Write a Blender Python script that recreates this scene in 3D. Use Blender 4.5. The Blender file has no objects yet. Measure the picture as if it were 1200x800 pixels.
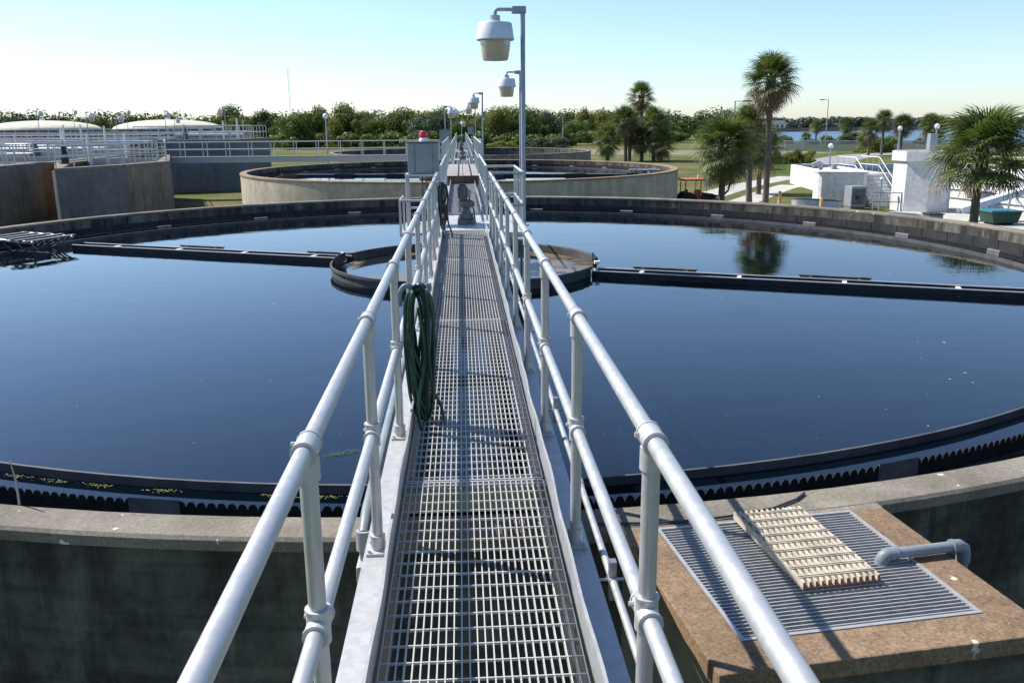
import bpy, math, random
from mathutils import Vector, Matrix
R = math.radians
sc = bpy.context.scene
col = sc.collection
random.seed(7)

# ------------------------------------------------------------------ camera, sky, sun, exposure
cd = bpy.data.cameras.new('camera'); cam = bpy.data.objects.new('camera', cd); col.objects.link(cam)
cd.sensor_width = 36; cd.lens = 1009.1 / 1200 * 36; cd.clip_start = .05; cd.clip_end = 6000
PITCH, YAW, ROLL = .247, .0561, -.0083
fw = Vector((math.sin(YAW) * math.cos(PITCH), math.cos(YAW) * math.cos(PITCH), -math.sin(PITCH)))
rt = Vector((math.cos(YAW), -math.sin(YAW), 0)); up = rt.cross(fw)
rt, up = rt * math.cos(ROLL) + up * math.sin(ROLL), up * math.cos(ROLL) - rt * math.sin(ROLL)
mw = Matrix((rt, up, -fw)).transposed().to_4x4(); mw.translation = (-.036, 0, 1.875)
cam.matrix_world = mw
sc.camera = cam

SUN = Vector((-.78, .42, 1)).normalized()
w = bpy.data.worlds.new('World'); sc.world = w; w.use_nodes = True
wn = w.node_tree.nodes; wl = w.node_tree.links
bg = wn['Background']; sky = wn.new('ShaderNodeTexSky'); sky.sky_type = 'NISHITA'; sky.sun_disc = False
sky.sun_elevation = math.asin(SUN.z); sky.sun_rotation = math.atan2(SUN.x, SUN.y)
sky.air_density = 1.0; sky.dust_density = .4; sky.ozone_density = 4.2
bg.inputs[1].default_value = .118
wb = wn.new('ShaderNodeMix'); wb.data_type = 'RGBA'; wb.blend_type = 'MULTIPLY'; wb.inputs[0].default_value = 1; wb.inputs[7].default_value = (.93, .97, 1.06, 1)
wl.new(sky.outputs[0], wb.inputs[6]); wl.new(wb.outputs[2], bg.inputs[0])      # camera white balance, the same over the whole sky
sd = bpy.data.lights.new('sun', 'SUN'); sd.energy = 5.0; sd.angle = R(.5); sd.color = (1, .965, .91)
so = bpy.data.objects.new('sun', sd); col.objects.link(so); so.location = (-60, 40, 80)
so.rotation_euler = (-SUN).to_track_quat('-Z', 'Y').to_euler()
sc.view_settings.view_transform = 'Standard'; sc.view_settings.look = 'None'
sc.view_settings.exposure = .68; sc.view_settings.gamma = 1

# ------------------------------------------------------------------ helpers
class MB:
    def __init__(s): s.v = []; s.f = []
    def add(s, vs, fs):
        n = len(s.v); s.v += [tuple(p) for p in vs]; s.f += [tuple(i + n for i in f) for f in fs]; return s
    def box(s, x0, x1, y0, y1, z0, z1):
        return s.add([(x0,y0,z0),(x1,y0,z0),(x1,y1,z0),(x0,y1,z0),(x0,y0,z1),(x1,y0,z1),(x1,y1,z1),(x0,y1,z1)],
                     [(3,2,1,0),(4,5,6,7),(0,1,5,4),(1,2,6,5),(2,3,7,6),(3,0,4,7)])
    def obox(s, c, e1, a, e2, b, z0, z1):          # box along horizontal axes e1,e2 from corner c
        c = Vector((c[0], c[1])); e1 = Vector(e1); e2 = Vector(e2)
        q = [c + e1 * a[0] + e2 * b[0], c + e1 * a[1] + e2 * b[0], c + e1 * a[1] + e2 * b[1], c + e1 * a[0] + e2 * b[1]]
        return s.add([(p.x, p.y, z0) for p in q] + [(p.x, p.y, z1) for p in q],
                     [(3,2,1,0),(4,5,6,7),(0,1,5,4),(1,2,6,5),(2,3,7,6),(3,0,4,7)])
    def prism(s, pts, z0, z1):
        n = len(pts)
        return s.add([(p[0], p[1], z0) for p in pts] + [(p[0], p[1], z1) for p in pts],
                     [tuple(reversed(range(n))), tuple(range(n, 2 * n))] + [(i, (i + 1) % n, n + (i + 1) % n, n + i) for i in range(n)])
    def tube(s, pts, r, n=10, caps=True):
        pts = [Vector(p) for p in pts]; rs = r if isinstance(r, (list, tuple)) else [r] * len(pts)
        k0 = len(s.v); ref = None
        for i, p in enumerate(pts):
            d = (pts[min(i + 1, len(pts) - 1)] - pts[max(i - 1, 0)]).normalized()
            if ref is None:
                ref = d.cross(Vector((0, 0, 1)) if abs(d.z) < .9 else Vector((1, 0, 0))).normalized()
            ref = (ref - d * ref.dot(d)).normalized(); b = d.cross(ref)
            for k in range(n):
                a = 2 * math.pi * k / n; s.v.append(tuple(p + (ref * math.cos(a) + b * math.sin(a)) * rs[i]))
        for i in range(len(pts) - 1):
            for k in range(n):
                a = k0 + i * n + k; b2 = k0 + i * n + (k + 1) % n
                s.f.append((a, b2, b2 + n, a + n))
        if caps:
            s.f.append(tuple(reversed(range(k0, k0 + n)))); s.f.append(tuple(range(len(s.v) - n, len(s.v))))
        return s
    def lathe(s, prof, n=24, c=(0, 0, 0), a0=0, a1=2 * math.pi):
        full = abs(a1 - a0 - 2 * math.pi) < 1e-6; m = n if full else n + 1; k0 = len(s.v)
        for i in range(m):
            a = a0 + (a1 - a0) * i / n
            for (r, z) in prof: s.v.append((c[0] + r * math.cos(a), c[1] + r * math.sin(a), c[2] + z))
        p = len(prof)
        for i in range(n):
            j = (i + 1) % m
            for q in range(p - 1):
                s.f.append((k0 + i * p + q, k0 + j * p + q, k0 + j * p + q + 1, k0 + i * p + q + 1))
        return s
    def build(s, name, m, parent=None, smooth=False, bevel=0):
        o = Vector(wloc(parent)) if parent else Vector((0, 0, 0))
        me = bpy.data.meshes.new(name)
        me.from_pydata([tuple(Vector(v) - o) for v in s.v], [], s.f); me.update()
        me.materials.append(m)
        if smooth:
            me.polygons.foreach_set('use_smooth', [True] * len(me.polygons))
            me.set_sharp_from_angle(angle=R(40))
        ob = bpy.data.objects.new(name, me); col.objects.link(ob)
        if parent: ob.parent = parent
        if bevel:
            bm = ob.modifiers.new('bevel', 'BEVEL'); bm.width = bevel; bm.segments = 2; bm.limit_method = 'ANGLE'
        return ob
def wloc(o):
    v = Vector((0, 0, 0))
    while o is not None: v += o.location; o = o.parent
    return v
def thing(name, label, cat, loc=(0, 0, 0), group=None):
    o = bpy.data.objects.new(name, None); col.objects.link(o); o.location = loc; o.empty_display_size = .2
    o['label'] = label; o['category'] = cat
    if group: o['group'] = group
    return o
def tag(o, label, cat, group=None):
    o['label'] = label; o['category'] = cat
    if group: o['group'] = group
    return o
def struct(o): o['kind'] = 'structure'; return o
def stuff(o): o['kind'] = 'stuff'; return o
def inst(me, name, parent, loc, rot=(0, 0, 0), scale=(1, 1, 1)):     # shares mesh data
    o = bpy.data.objects.new(name, me); col.objects.link(o); o.parent = parent
    o.location = loc; o.rotation_euler = rot; o.scale = scale; return o
def copy_tree(o, parent=None):
    c = o.copy(); col.objects.link(c); c.parent = parent
    for ch in list(o.children): copy_tree(ch, c)
    return c
def rnd(a, b): return random.uniform(a, b)

# ------------------------------------------------------------------ materials
class NT:
    def __init__(s, name):
        s.m = bpy.data.materials.new(name); s.m.use_nodes = True; s.t = s.m.node_tree; s.b = s.t.nodes['Principled BSDF']
    def n(s, typ, **k):
        x = s.t.nodes.new('ShaderNode' + typ)
        for a, b in k.items(): setattr(x, a, b)
        return x
    def l(s, a, b): s.t.links.new(a, b)
    def pos(s, scale=(1, 1, 1), obj=False):
        g = s.n('TexCoord').outputs['Object'] if obj else s.n('NewGeometry').outputs['Position']
        mp = s.n('Mapping'); mp.inputs['Scale'].default_value = scale; s.l(g, mp.inputs['Vector']); return mp.outputs[0]
    def noise(s, vec, scale, detail=4, rough=.55, dist=0):
        x = s.n('TexNoise'); s.l(vec, x.inputs['Vector']); x.inputs['Scale'].default_value = scale
        x.inputs['Detail'].default_value = detail; x.inputs['Roughness'].default_value = rough; x.inputs['Distortion'].default_value = dist
        return x.outputs['Fac']
    def ramp(s, fac, a, b, c0=(0, 0, 0, 1), c1=(1, 1, 1, 1)):
        x = s.n('ValToRGB'); x.color_ramp.elements[0].position = a; x.color_ramp.elements[1].position = b
        x.color_ramp.elements[0].color = c0; x.color_ramp.elements[1].color = c1; s.l(fac, x.inputs[0]); return x.outputs[0]
    def mix(s, fac, a, b, mode='MIX'):
        x = s.n('Mix', data_type='RGBA', blend_type=mode)
        if isinstance(fac, (int, float)): x.inputs[0].default_value = fac
        else: s.l(fac, x.inputs[0])
        for i, v in ((6, a), (7, b)):
            if isinstance(v, tuple): x.inputs[i].default_value = (*v, 1) if len(v) == 3 else v
            else: s.l(v, x.inputs[i])
        return x.outputs[2]
    def bump(s, h, strength=.3, dist=.01):
        x = s.n('Bump'); x.inputs['Strength'].default_value = strength; x.inputs['Distance'].default_value = dist
        s.l(h, x.inputs['Height']); s.l(x.outputs[0], s.b.inputs['Normal'])
    def col(s, v):
        if isinstance(v, tuple): s.b.inputs['Base Color'].default_value = (*v, 1)
        else: s.l(v, s.b.inputs['Base Color'])
    def set(s, rough=.6, metal=0, spec=.4):
        s.b.inputs['Roughness'].default_value = rough; s.b.inputs['Metallic'].default_value = metal
        s.b.inputs['Specular IOR Level'].default_value = spec; return s.m

def m_plain(name, c, rough=.6, metal=0, var=.25, scale=6, spec=.4, bump=0):
    t = NT(name); p = t.pos(); f = t.noise(p, scale, 5)
    t.col(t.mix(t.ramp(f, .3, .7), tuple(x * (1 - var) for x in c), tuple(min(1, x * (1 + var * .4)) for x in c)))
    if bump: t.bump(t.noise(p, scale * 12, 3), bump, .004)
    return t.set(rough, metal, spec)
def m_concrete(name, c, dark, streak=.7, scale=.8, rust=None, fine=.25, spots=None, sl=(.48, .80), boards=0):
    t = NT(name); p = t.pos()
    a = t.mix(t.ramp(t.noise(p, scale, 8, .66, .4), .33, .70), dark, c)
    a = t.mix(1, a, t.ramp(t.noise(p, scale * 5, 5, .7), .3, .7, (.78, .78, .77, 1), (1.1, 1.1, 1.1, 1)), 'MULTIPLY')
    a = t.mix(1, a, t.ramp(t.noise(p, 55, 3, .75), .25, .8, (1 - fine,) * 3 + (1,), (1.0, 1.0, 1.0, 1)), 'MULTIPLY')
    if streak:
        ps = t.pos((2.6, 2.6, .38)); st = t.ramp(t.noise(ps, 1.0, 9, .72, .6), *sl)
        sm = t.n('Math', operation='MULTIPLY'); t.l(st, sm.inputs[0]); sm.inputs[1].default_value = streak
        a = t.mix(sm.outputs[0], a, tuple(x * .3 for x in dark))
        pw = t.pos((5, 5, .5)); sw = t.ramp(t.noise(pw, 1.3, 8, .7, .4), .58, .85)
        sn = t.n('Math', operation='MULTIPLY'); t.l(sw, sn.inputs[0]); sn.inputs[1].default_value = .55 * streak
        a = t.mix(sn.outputs[0], a, tuple(min(.8, x * 1.5 + .03) for x in c))
    if boards: a = t.mix(1, a, t.ramp(t.noise(t.pos((.25, .25, 11)), 1.0, 4, .6), .3, .7, (1 - boards,) * 3 + (1,), (1.08, 1.08, 1.08, 1)), 'MULTIPLY')
    if rust: a = t.mix(t.ramp(t.noise(p, 1.7, 6, .65), .52, .66), a, rust)
    if spots: a = t.mix(t.ramp(t.noise(p, 9, 3, .5), .70, .73), a, spots)
    t.col(a); t.bump(t.noise(p, 30, 5, .7), .4, .012)
    return t.set(.92, 0, .25)

def m_metal(name, c, rough=.42, metal=.55, var=.18, spot=None):
    t = NT(name); p = t.pos()
    a = t.mix(t.ramp(t.noise(p, 7, 6, .65), .3, .72), tuple(x * (1 - var) for x in c), c)
    b = t.noise(t.pos((1, 1, .15)), 60, 3)
    a = t.mix(t.ramp(b, .3, .75), tuple(x * .86 for x in c), a, 'MIX') if False else t.mix(.5, a, t.mix(t.ramp(b, .3, .75), tuple(x * .8 for x in c), c))
    if spot: a = t.mix(t.ramp(t.noise(p, 24, 4, .7), .64, .72), a, spot)
    t.col(a); rr = t.ramp(t.noise(p, 18, 4), .3, .7, (rough - .08,) * 3 + (1,), (rough + .14,) * 3 + (1,))
    m = t.set(rough, metal, .5); t.l(rr, t.b.inputs['Roughness']); return m

ALU = m_metal('aluminium_pipe', (.54, .535, .515), .40, .5, .25, (.42, .41, .38))
FIT = m_metal('cast_fitting', (.56, .55, .53), .5, .5, .25)
GALV = m_metal('galvanised_steel', (.46, .455, .44), .5, .45, .3, (.36, .36, .35))
GRAT = m_metal('deck_grating', (.50, .495, .475), .55, .15, .3, (.12, .11, .10))
BGRAT = m_metal('pit_grating', (.50, .495, .475), .5, .45, .35, (.2, .2, .2))
FRPG = m_plain('beige_fibreglass', (.55, .49, .38), .6, 0, .35, 9)
RUSTY = m_plain('rust_brown', (.30, .13, .06), .8, 0, .5, 12)
PVC = m_plain('grey_pvc', (.20, .23, .25), .45, 0, .25, 8)
STEELB = m_plain('bolt_steel', (.35, .35, .36), .45, .8, .2, 8)
BLACKP = m_plain('dark_painted_steel', (.022, .022, .024), .55, .1, .5, 5, bump=.2)
GREYM = m_plain('weathered_grey_steel', (.14, .14, .137), .6, .2, .5, 4, bump=.2)
WHITEP = m_plain('white_paint', (.78, .78, .76), .5, 0, .12, 2)
CABM = m_plain('cabinet_grey', (.27, .30, .30), .45, .2, .15, 3)
REDL = m_plain('red_beacon', (.62, .03, .03), .25, 0, .1, 5)
HOSEM = m_plain('green_hose', (.007, .042, .026), .38, 0, .3, 14, .5)
HOSE2 = m_plain('dark_hose', (.02, .03, .035), .45, 0, .3, 14, .5)
MOTOR = m_plain('machine_grey', (.16, .165, .165), .55, .2, .5, 10, bump=.2)
LAMPW = m_plain('lamp_housing', (.66, .68, .70), .45, 0, .12, 4)
POLEM = m_metal('lamp_pole', (.36, .39, .43), .5, .4, .2)
CONC_RIM = m_concrete('rim_concrete', (.37, .325, .255), (.17, .148, .112), 0, .8, None, .55, (.62, .60, .55))
CONC_WALL = m_concrete('tank_wall_concrete', (.20, .19, .145), (.030, .029, .024), .85, 1.6, None, .3, None, (.46, .74), .4)
CONC_IN = m_concrete('inner_wall_concrete', (.30, .27, .215), (.11, .10, .082), 1.0, 1.1, None, .25, None, (.37, .60))
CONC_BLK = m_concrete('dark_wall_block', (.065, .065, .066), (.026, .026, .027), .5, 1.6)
CONC_TAN = m_concrete('tan_tank_concrete', (.60, .51, .385), (.43, .355, .255), .55, .6)
CONC_GREY = m_concrete('blue_grey_concrete', (.20, .205, .20), (.13, .135, .135), .35, .4)
CONC_OLD = m_concrete('old_stained_concrete', (.30, .265, .21), (.17, .15, .12), .8, .6)
CONC_BOX = m_concrete('exposed_aggregate', (.42, .285, .175), (.26, .17, .10), 0, 2.2, None, .72, (.55, .47, .36))
CONC_PALE = m_concrete('pale_slab', (.42, .39, .35), (.28, .26, .23), 0, 1.2)
PATH = m_concrete('path_concrete', (.56, .53, .47), (.42, .40, .35), 0, .4)
ROADM = m_concrete('road_asphalt', (.36, .35, .33), (.27, .26, .25), 0, .3)
WHITEC = m_concrete('white_painted_concrete', (.76, .755, .73), (.62, .61, .58), .35, .7, None, .08)
DOMEM = m_concrete('cream_dome', (.62, .59, .46), (.54, .51, .40), .15, .4, None, .08)
SLUDGE = m_plain('brown_scum_water', (.10, .07, .04), .25, 0, .5, 2.5)

def m_globe():
    t = NT('lamp_refractor'); t.col((.62, .52, .34)); m = t.set(.35, 0, .4)
    t.b.inputs['Transmission Weight'].default_value = .25; return m
LAMPG = m_globe()
GLOBE = m_plain('white_globe', (.75, .76, .76), .3, 0, .06, 4)

def m_water(name, c, bumps=.05, scale=1.6):
    t = NT(name); t.col(c); p = t.pos((1, 1.5, 1))
    h = t.n('Math', operation='ADD'); a = t.noise(p, scale, 3, .5); b = t.noise(p, scale * 5, 2, .5)
    mu = t.n('Math', operation='MULTIPLY'); t.l(b, mu.inputs[0]); mu.inputs[1].default_value = .18
    t.l(a, h.inputs[0]); t.l(mu.outputs[0], h.inputs[1]); t.bump(h.outputs[0], bumps, .1)
    m = t.set(.03, 0, .5); t.b.inputs['IOR'].default_value = 1.42; return m
WATER = m_water('tank_water', (.0007, .003, .006), .024, 1.1)
BAYW = m_water('bay_water', (.05, .10, .14), .9, .6); BAYW.node_tree.nodes['Principled BSDF'].inputs['Roughness'].default_value = .3

def m_grass():
    t = NT('lawn'); p = t.pos()
    a = t.mix(t.ramp(t.noise(p, .11, 6, .6), .38, .62), (.085, .105, .022), (.20, .17, .075))
    a = t.mix(t.ramp(t.noise(p, .035, 4, .6), .45, .62), a, (.075, .115, .022))
    a = t.mix(1, a, t.ramp(t.noise(p, 7, 6, .7), .25, .8, (.6, .6, .6, 1), (1.15, 1.15, 1.1, 1)), 'MULTIPLY')
    t.col(a); t.bump(t.noise(p, 9, 5, .75), .9, .12); return t.set(.95, 0, .1)
GRASS = m_grass()
def m_leaf(name, c1, c2, tr=.25, objrand=True, rough=.55):
    t = NT(name); p = t.pos(); f = t.noise(p, .9, 4, .6)
    a = t.mix(t.ramp(f, .3, .7), c1, c2)
    g = t.n('NewGeometry'); rr = t.ramp(g.outputs['Random Per Island'], 0, 1, (.62, .62, .62, 1), (1.25, 1.25, 1.2, 1))
    a = t.mix(1, a, rr, 'MULTIPLY')
    if objrand:
        oi = t.n('ObjectInfo'); a = t.mix(1, a, t.ramp(oi.outputs['Random'], 0, 1, (.72, .78, .72, 1), (1.2, 1.12, 1.05, 1)), 'MULTIPLY')
    t.col(a); m = t.set(rough, 0, .3)
    if tr:
        tb = t.n('BsdfTranslucent'); t.l(a, tb.inputs[0]); mx = t.n('MixShader'); mx.inputs[0].default_value = tr
        out = t.t.nodes['Material Output']; t.l(t.b.outputs[0], mx.inputs[1]); t.l(tb.outputs[0], mx.inputs[2]); t.l(mx.outputs[0], out.inputs[0])
    return m
LEAFS = [m_leaf('oak_leaves', (.065, .105, .016), (.145, .195, .034), .35), m_leaf('olive_leaves', (.11, .13, .02), (.23, .23, .045), .35),
         m_leaf('dark_leaves', (.042, .075, .016), (.09, .13, .028), .3), m_leaf('bluish_leaves', (.05, .085, .05), (.10, .14, .08))]
FROND = m_leaf('palm_frond', (.070, .112, .024), (.145, .185, .046), .38, True, .42)
FROND_G = m_leaf('palm_frond_grey', (.09, .115, .045), (.19, .20, .08), .35, True, .45)
DEADF = m_leaf('dead_frond', (.16, .10, .045), (.26, .19, .10), .15)
BARK = m_concrete('palm_bark', (.20, .165, .125), (.11, .09, .07), .3, 3)
BARK2 = m_plain('tree_bark', (.09, .07, .05), .9, 0, .4, 4)
SHOREM = m_leaf('hazed_far_wood', (.045, .068, .050), (.085, .115, .080), .1, False)  # distance haze put into the leaf colour as a bluish fade

# ------------------------------------------------------------------ the ground, bay, paths
GZ = -3.2
g = MB()
N = 60
def gx(i): t = (i / N) * 2 - 1; return math.copysign(abs(t) ** 3, t) * 2600
for j in range(N + 1):
    for i in range(N + 1):
        x = gx(i); y = gx(j) + 60; d = math.hypot(x, y - 50)
        g.v.append((x, y, GZ))
g.f = [(j * (N + 1) + i, j * (N + 1) + i + 1, (j + 1) * (N + 1) + i + 1, (j + 1) * (N + 1) + i) for j in range(N) for i in range(N)]
struct(g.build('ground', GRASS))

def sheet(name, pts, m, z):
    return struct(MB().add([(x, y, z) for x, y in pts], [tuple(range(len(pts)))]).build(name, m))
sheet('bay_water', [(66, 226), (96, 206), (150, 178), (260, 120), (900, -80), (1500, 500), (700, 560), (330, 520), (160, 440), (95, 330)], BAYW, GZ + .012)
def strip(name, line, wid, m, z):
    b = MB(); L = []; Rr = []
    for i, p in enumerate(line):
        p = Vector(p); d = (Vector(line[min(i + 1, len(line) - 1)]) - Vector(line[max(i - 1, 0)])).normalized(); n = Vector((-d.y, d.x)) * wid / 2
        L.append(p + n); Rr.append(p - n)
    for i in range(len(line)): b.v += [(L[i].x, L[i].y, z), (Rr[i].x, Rr[i].y, z)]
    b.f = [(2 * i, 2 * i + 1, 2 * i + 3, 2 * i + 2) for i in range(len(line) - 1)]
    return struct(b.build(name, m))
def curve(pts, n=8):
    out = []; P = [Vector(p) for p in pts]; P = [P[0]] + P + [P[-1]]
    for i in range(1, len(P) - 2):
        for k in range(n):
            t = k / n; a, b, c, d = P[i - 1:i + 3]
            out.append(tuple(.5 * ((2 * b) + (c - a) * t + (2 * a - 5 * b + 4 * c - d) * t * t + (3 * b - a - 3 * c + d) * t ** 3)))
    out.append(tuple(P[-2])); return out
strip('concrete_path', curve([(13.5, 54), (18.5, 63), (24, 72), (31.5, 82)]), 2.4, PATH, GZ + .008)
strip('concrete_path', curve([(15, 50.5), (19.2, 57.5), (24.5, 66.5), (27.2, 70.5)]), 2.0, PATH, GZ + .016)
strip('paved_apron', [(9, 45), (20, 53.5)], 5.5, PATH, GZ + .004)
strip('access_road', curve([(38, 88), (47, 110), (57.5, 127), (68, 137), (90, 150), (130, 160)]), 6, ROADM, GZ + .008)
strip('sandy_track', curve([(14, 172), (24, 160), (44, 152), (60, 154)]), 24, m_plain('pale_sand', (.20, .195, .10), .9, 0, .5, .12), GZ + .008)
strip('paved_apron', [(20, 41), (40, 52)], 9, PATH, GZ + .012)

# ------------------------------------------------------------------ clarifier tanks
RZ = -.445; WZ = -.87
TAU = 2 * math.pi
BAFM = m_plain('baffle_grey', (.09, .09, .09), .6, .1, .4, 3)
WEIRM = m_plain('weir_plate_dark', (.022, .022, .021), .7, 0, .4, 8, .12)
def scallop_ring(b, r, z0, ztop, zv, teeth, a0, a1, th=.012):
    n = teeth * 6
    for i in range(n + 1):
        a = a0 + (a1 - a0) * i / n; t = (i % 6) / 6.0
        z = zv + (ztop - zv) * abs(math.sin(math.pi * t)) ** .6
        for rr in (r, r + th):
            for zz in (z0, z): b.v.append((rr * math.cos(a), rr * math.sin(a), zz))
    for i in range(n):
        k = i * 4; m = k + 4
        b.f += [(k, m, m + 1, k + 1), (k + 2, k + 3, m + 3, m + 2), (k + 1, m + 1, m + 3, k + 3)]
def clarifier(center, ri, ro, label, wallm, detail=True, rimm=CONC_RIM, zsplit=.16):
    t = thing('clarifier_tank', label, 'tank', (center[0], center[1], GZ), 'round clarifier tanks in a row')
    cx, cy = center
    MB().lathe([(ro - .03, GZ), (ro - .03, RZ - .085)], 160, (cx, cy, 0)).build('outer_wall', wallm, t, True)
    MB().lathe([(ri - .006, RZ - .06), (ri - .006, RZ - .02), (ri + .014, RZ), (ro - .02, RZ), (ro, RZ - .02), (ro, RZ - .085), (ro - .03, RZ - .085)], 160, (cx, cy, 0)).build('coping', rimm, t, True)
    MB().lathe([(ri, RZ - .05), (ri, -2.2)], 160, (cx, cy, 0)).build('inner_wall', CONC_IN, t, True)
    # launder trough behind the weir
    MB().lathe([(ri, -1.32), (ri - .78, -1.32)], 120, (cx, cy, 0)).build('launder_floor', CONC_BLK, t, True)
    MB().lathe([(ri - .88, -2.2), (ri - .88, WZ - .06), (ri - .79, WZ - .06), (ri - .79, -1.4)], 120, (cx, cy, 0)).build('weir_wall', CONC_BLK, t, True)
    MB().lathe([(ri - 1.29, -1.2), (ri - 1.29, WZ + .075), (ri - 1.265, WZ + .075), (ri - 1.265, -1.2)], 160, (cx, cy, 0)).build('scum_baffle', BAFM, t, False)
    if detail:
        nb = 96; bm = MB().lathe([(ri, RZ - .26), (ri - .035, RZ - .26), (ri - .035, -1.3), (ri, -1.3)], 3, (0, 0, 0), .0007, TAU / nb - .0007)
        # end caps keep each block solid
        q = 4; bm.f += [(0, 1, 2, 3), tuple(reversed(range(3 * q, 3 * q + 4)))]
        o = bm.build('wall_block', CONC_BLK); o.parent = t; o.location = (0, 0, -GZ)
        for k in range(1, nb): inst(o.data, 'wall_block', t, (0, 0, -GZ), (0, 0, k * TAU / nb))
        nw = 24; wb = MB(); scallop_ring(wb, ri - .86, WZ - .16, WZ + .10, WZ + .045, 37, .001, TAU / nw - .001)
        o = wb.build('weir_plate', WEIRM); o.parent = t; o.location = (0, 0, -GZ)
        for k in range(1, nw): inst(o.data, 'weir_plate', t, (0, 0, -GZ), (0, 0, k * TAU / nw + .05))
        o.rotation_euler.z = .05
        jb = MB().lathe([(ri - .872, WZ - .14), (ri - .868, WZ + .095), (ri - .838, WZ + .113), (ri - .834, WZ - .14)], 4, (0, 0, 0), -.018, .018)
        jb.f += [(0, 1, 2, 3), (19, 18, 17, 16)]
        o = jb.build('weir_joint', GREYM); o.parent = t; o.location = (0, 0, -GZ); o.rotation_euler.z = .05
        for k in range(1, nw): inst(o.data, 'weir_joint', t, (0, 0, -GZ), (0, 0, k * TAU / nw + .05))
    wtr = MB().lathe([(.0, WZ), (3, WZ), (7, WZ), (ri - .87, WZ)], 96, (cx, cy, 0)).build('tank_water', WATER); struct(wtr)
    wtr2 = MB().lathe([(ri - .79, -1.22), (ri - .02, -1.22)], 96, (cx, cy, 0)).build('launder_water', WATER); struct(wtr2)
    return t
C1 = (0, 16.85); C2 = (0, 48.3); C3 = (0, 79.8)
clarifier(C1, 11.97, 12.265, 'wide round concrete tank of dark water crossed by the walkway in the foreground', CONC_WALL)
clarifier(C2, 11.35, 11.7, 'tan round concrete tank behind the foreground tank with streaked wall', CONC_TAN, True, m_concrete('brown_rim', (.40, .29, .18), (.25, .18, .115), 0, 1.4, None, .4))
clarifier(C3, 11.35, 11.7, 'farthest round concrete tank by the lawn before the woods', CONC_OLD, False)

FEEDM = m_concrete('feed_well_steel', (.135, .133, .125), (.065, .065, .065), .5, 1.2)
def mechanism(c, ang, label, r=2.56, full=True, rend=10.3):
    t = thing('skimmer_mechanism', label, 'skimmer', (c[0], c[1], WZ), 'rotating skimmers in the tanks')
    zt = WZ + .18
    # feed well ring with two gate openings
    for k in range(2):
        a0 = ang + math.pi * k + .14; a1 = ang + math.pi * (k + 1) - .04
        b = MB().lathe([(r, WZ - .5), (r, zt - .02), (r + .015, zt), (r + .05, zt), (r + .05, zt - .05), (r + .022, zt - .06), (r + .022, WZ - .5)], 48, (c[0], c[1], 0), a0, a1)
        b.build('feed_well', FEEDM, t, False)
        bb = MB().lathe([(r - .03, zt - .10), (r - .03, zt + .07), (r - .005, zt + .07), (r - .005, zt - .1)], 10, (c[0], c[1], 0), a0 - .03, a0 + .32)
        bb.f += [(0, 1, 2, 3), (43, 42, 41, 40)]
        bb.build('splice_plate', BLACKP, t)
        for rr in (.07, .21):
            aa = ang + math.pi * k + .02
            p = Vector((c[0] + (r + .06) * math.cos(aa + .06), c[1] + (r + .06) * math.sin(aa + .06)))
            MB().box(p.x - .05, p.x + .05, p.y - .05, p.y + .05, WZ + rr - .03, WZ + rr + .02).build('gate_bracket', WHITEP, t)
    MB().lathe([(0, WZ + .006), (r - .02, WZ + .006)], 48, (c[0], c[1], 0)).build('scum_pool', SCUMW, t)
    for k in range(2):
        a = ang + math.pi * k; e1 = Vector((math.cos(a), math.sin(a))); e2 = Vector((-e1.y, e1.x)) * (1 if k == 0 else -1)
        r1 = rend if k == 0 else rend - .45
        for s, zz in ((-.19, .095), (.17, .095)):
            MB().obox(c, e1, (r + .06, r1), e2, (s, s + .02), WZ - .3, WZ + zz).build('trough_side', BLACKP, t)
            MB().obox(c, e1, (r + .06, r1), e2, (s - .014, s + .04), WZ + zz, WZ + zz + .016).build('trough_lip', GALV, t)
        x = r + .9
        while x < r1:
            MB().obox(c, e1, (x, x + .07), e2, (-.165, .165), WZ + zz - .05, WZ + zz - .005).build('cross_brace', WHITEP, t)
            x += 1.75
        for x in (r + .75, r + 3.7) if k == 0 else (r + .05, r + 3.4):
            MB().obox(c, e1, (x, x + 1.15), e2, (.26, .29), WZ - .1, WZ + .13).build('skimmer_board', BLACKP, t)
            MB().obox(c, e1, (x - .02, x + 1.17), e2, (.25, .31), WZ + .13, WZ + .15).build('board_cap', GREYM, t)
            for s in (.15, .95): MB().obox(c, e1, (x + s, x + s + .05), e2, (.215, .256), WZ + .08, WZ + .13).build('board_arm', GREYM, t)
    if full:   # hinged scum box frame at the end of the far arm
        a = ang + math.pi; e1 = Vector((math.cos(a), math.sin(a))); e2 = Vector((-e1.y, e1.x))
        def P(u, v, z): q = Vector(c) + e1 * u + e2 * v; return (q.x, q.y, WZ + z)
        r0 = rend - .55
        for v in (.0, 1.1): MB().tube([P(r0 + .25, v, .26), P(rend + 1.25, v, .30)], .035, 8).build('frame_rail', GALV, t)
        for i in range(7):
            u = r0 + .3 + i * .25
            MB().obox(c, e1, (u, u + .12), e2, (-.15 + .09 * (i % 3), 1.2 + .06 * (i % 2)), WZ + .28 + .02 * (i % 3), WZ + .305 + .02 * (i % 3)).build('frame_slat', GREYM if i % 2 else MOTOR, t)
        for i in range(5):
            u = r0 + i * .17
            MB().tube([P(u + .3, .0, .26), P(u + .9, .1, -.02)], .02, 6).build('frame_strut', GREYM, t)
            MB().tube([P(u + .35 + .25 * i, 1.1, .27), P(u + .1 + .25 * i, 1.02, -.02)], .018, 6).build('frame_strut', GREYM, t)
        MB().obox(c, e1, (r0 - .3, rend + .25), e2, (1.16, 1.22), WZ - .2, WZ + .08).build('wiper_blade', BLACKP, t)
    return t
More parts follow.
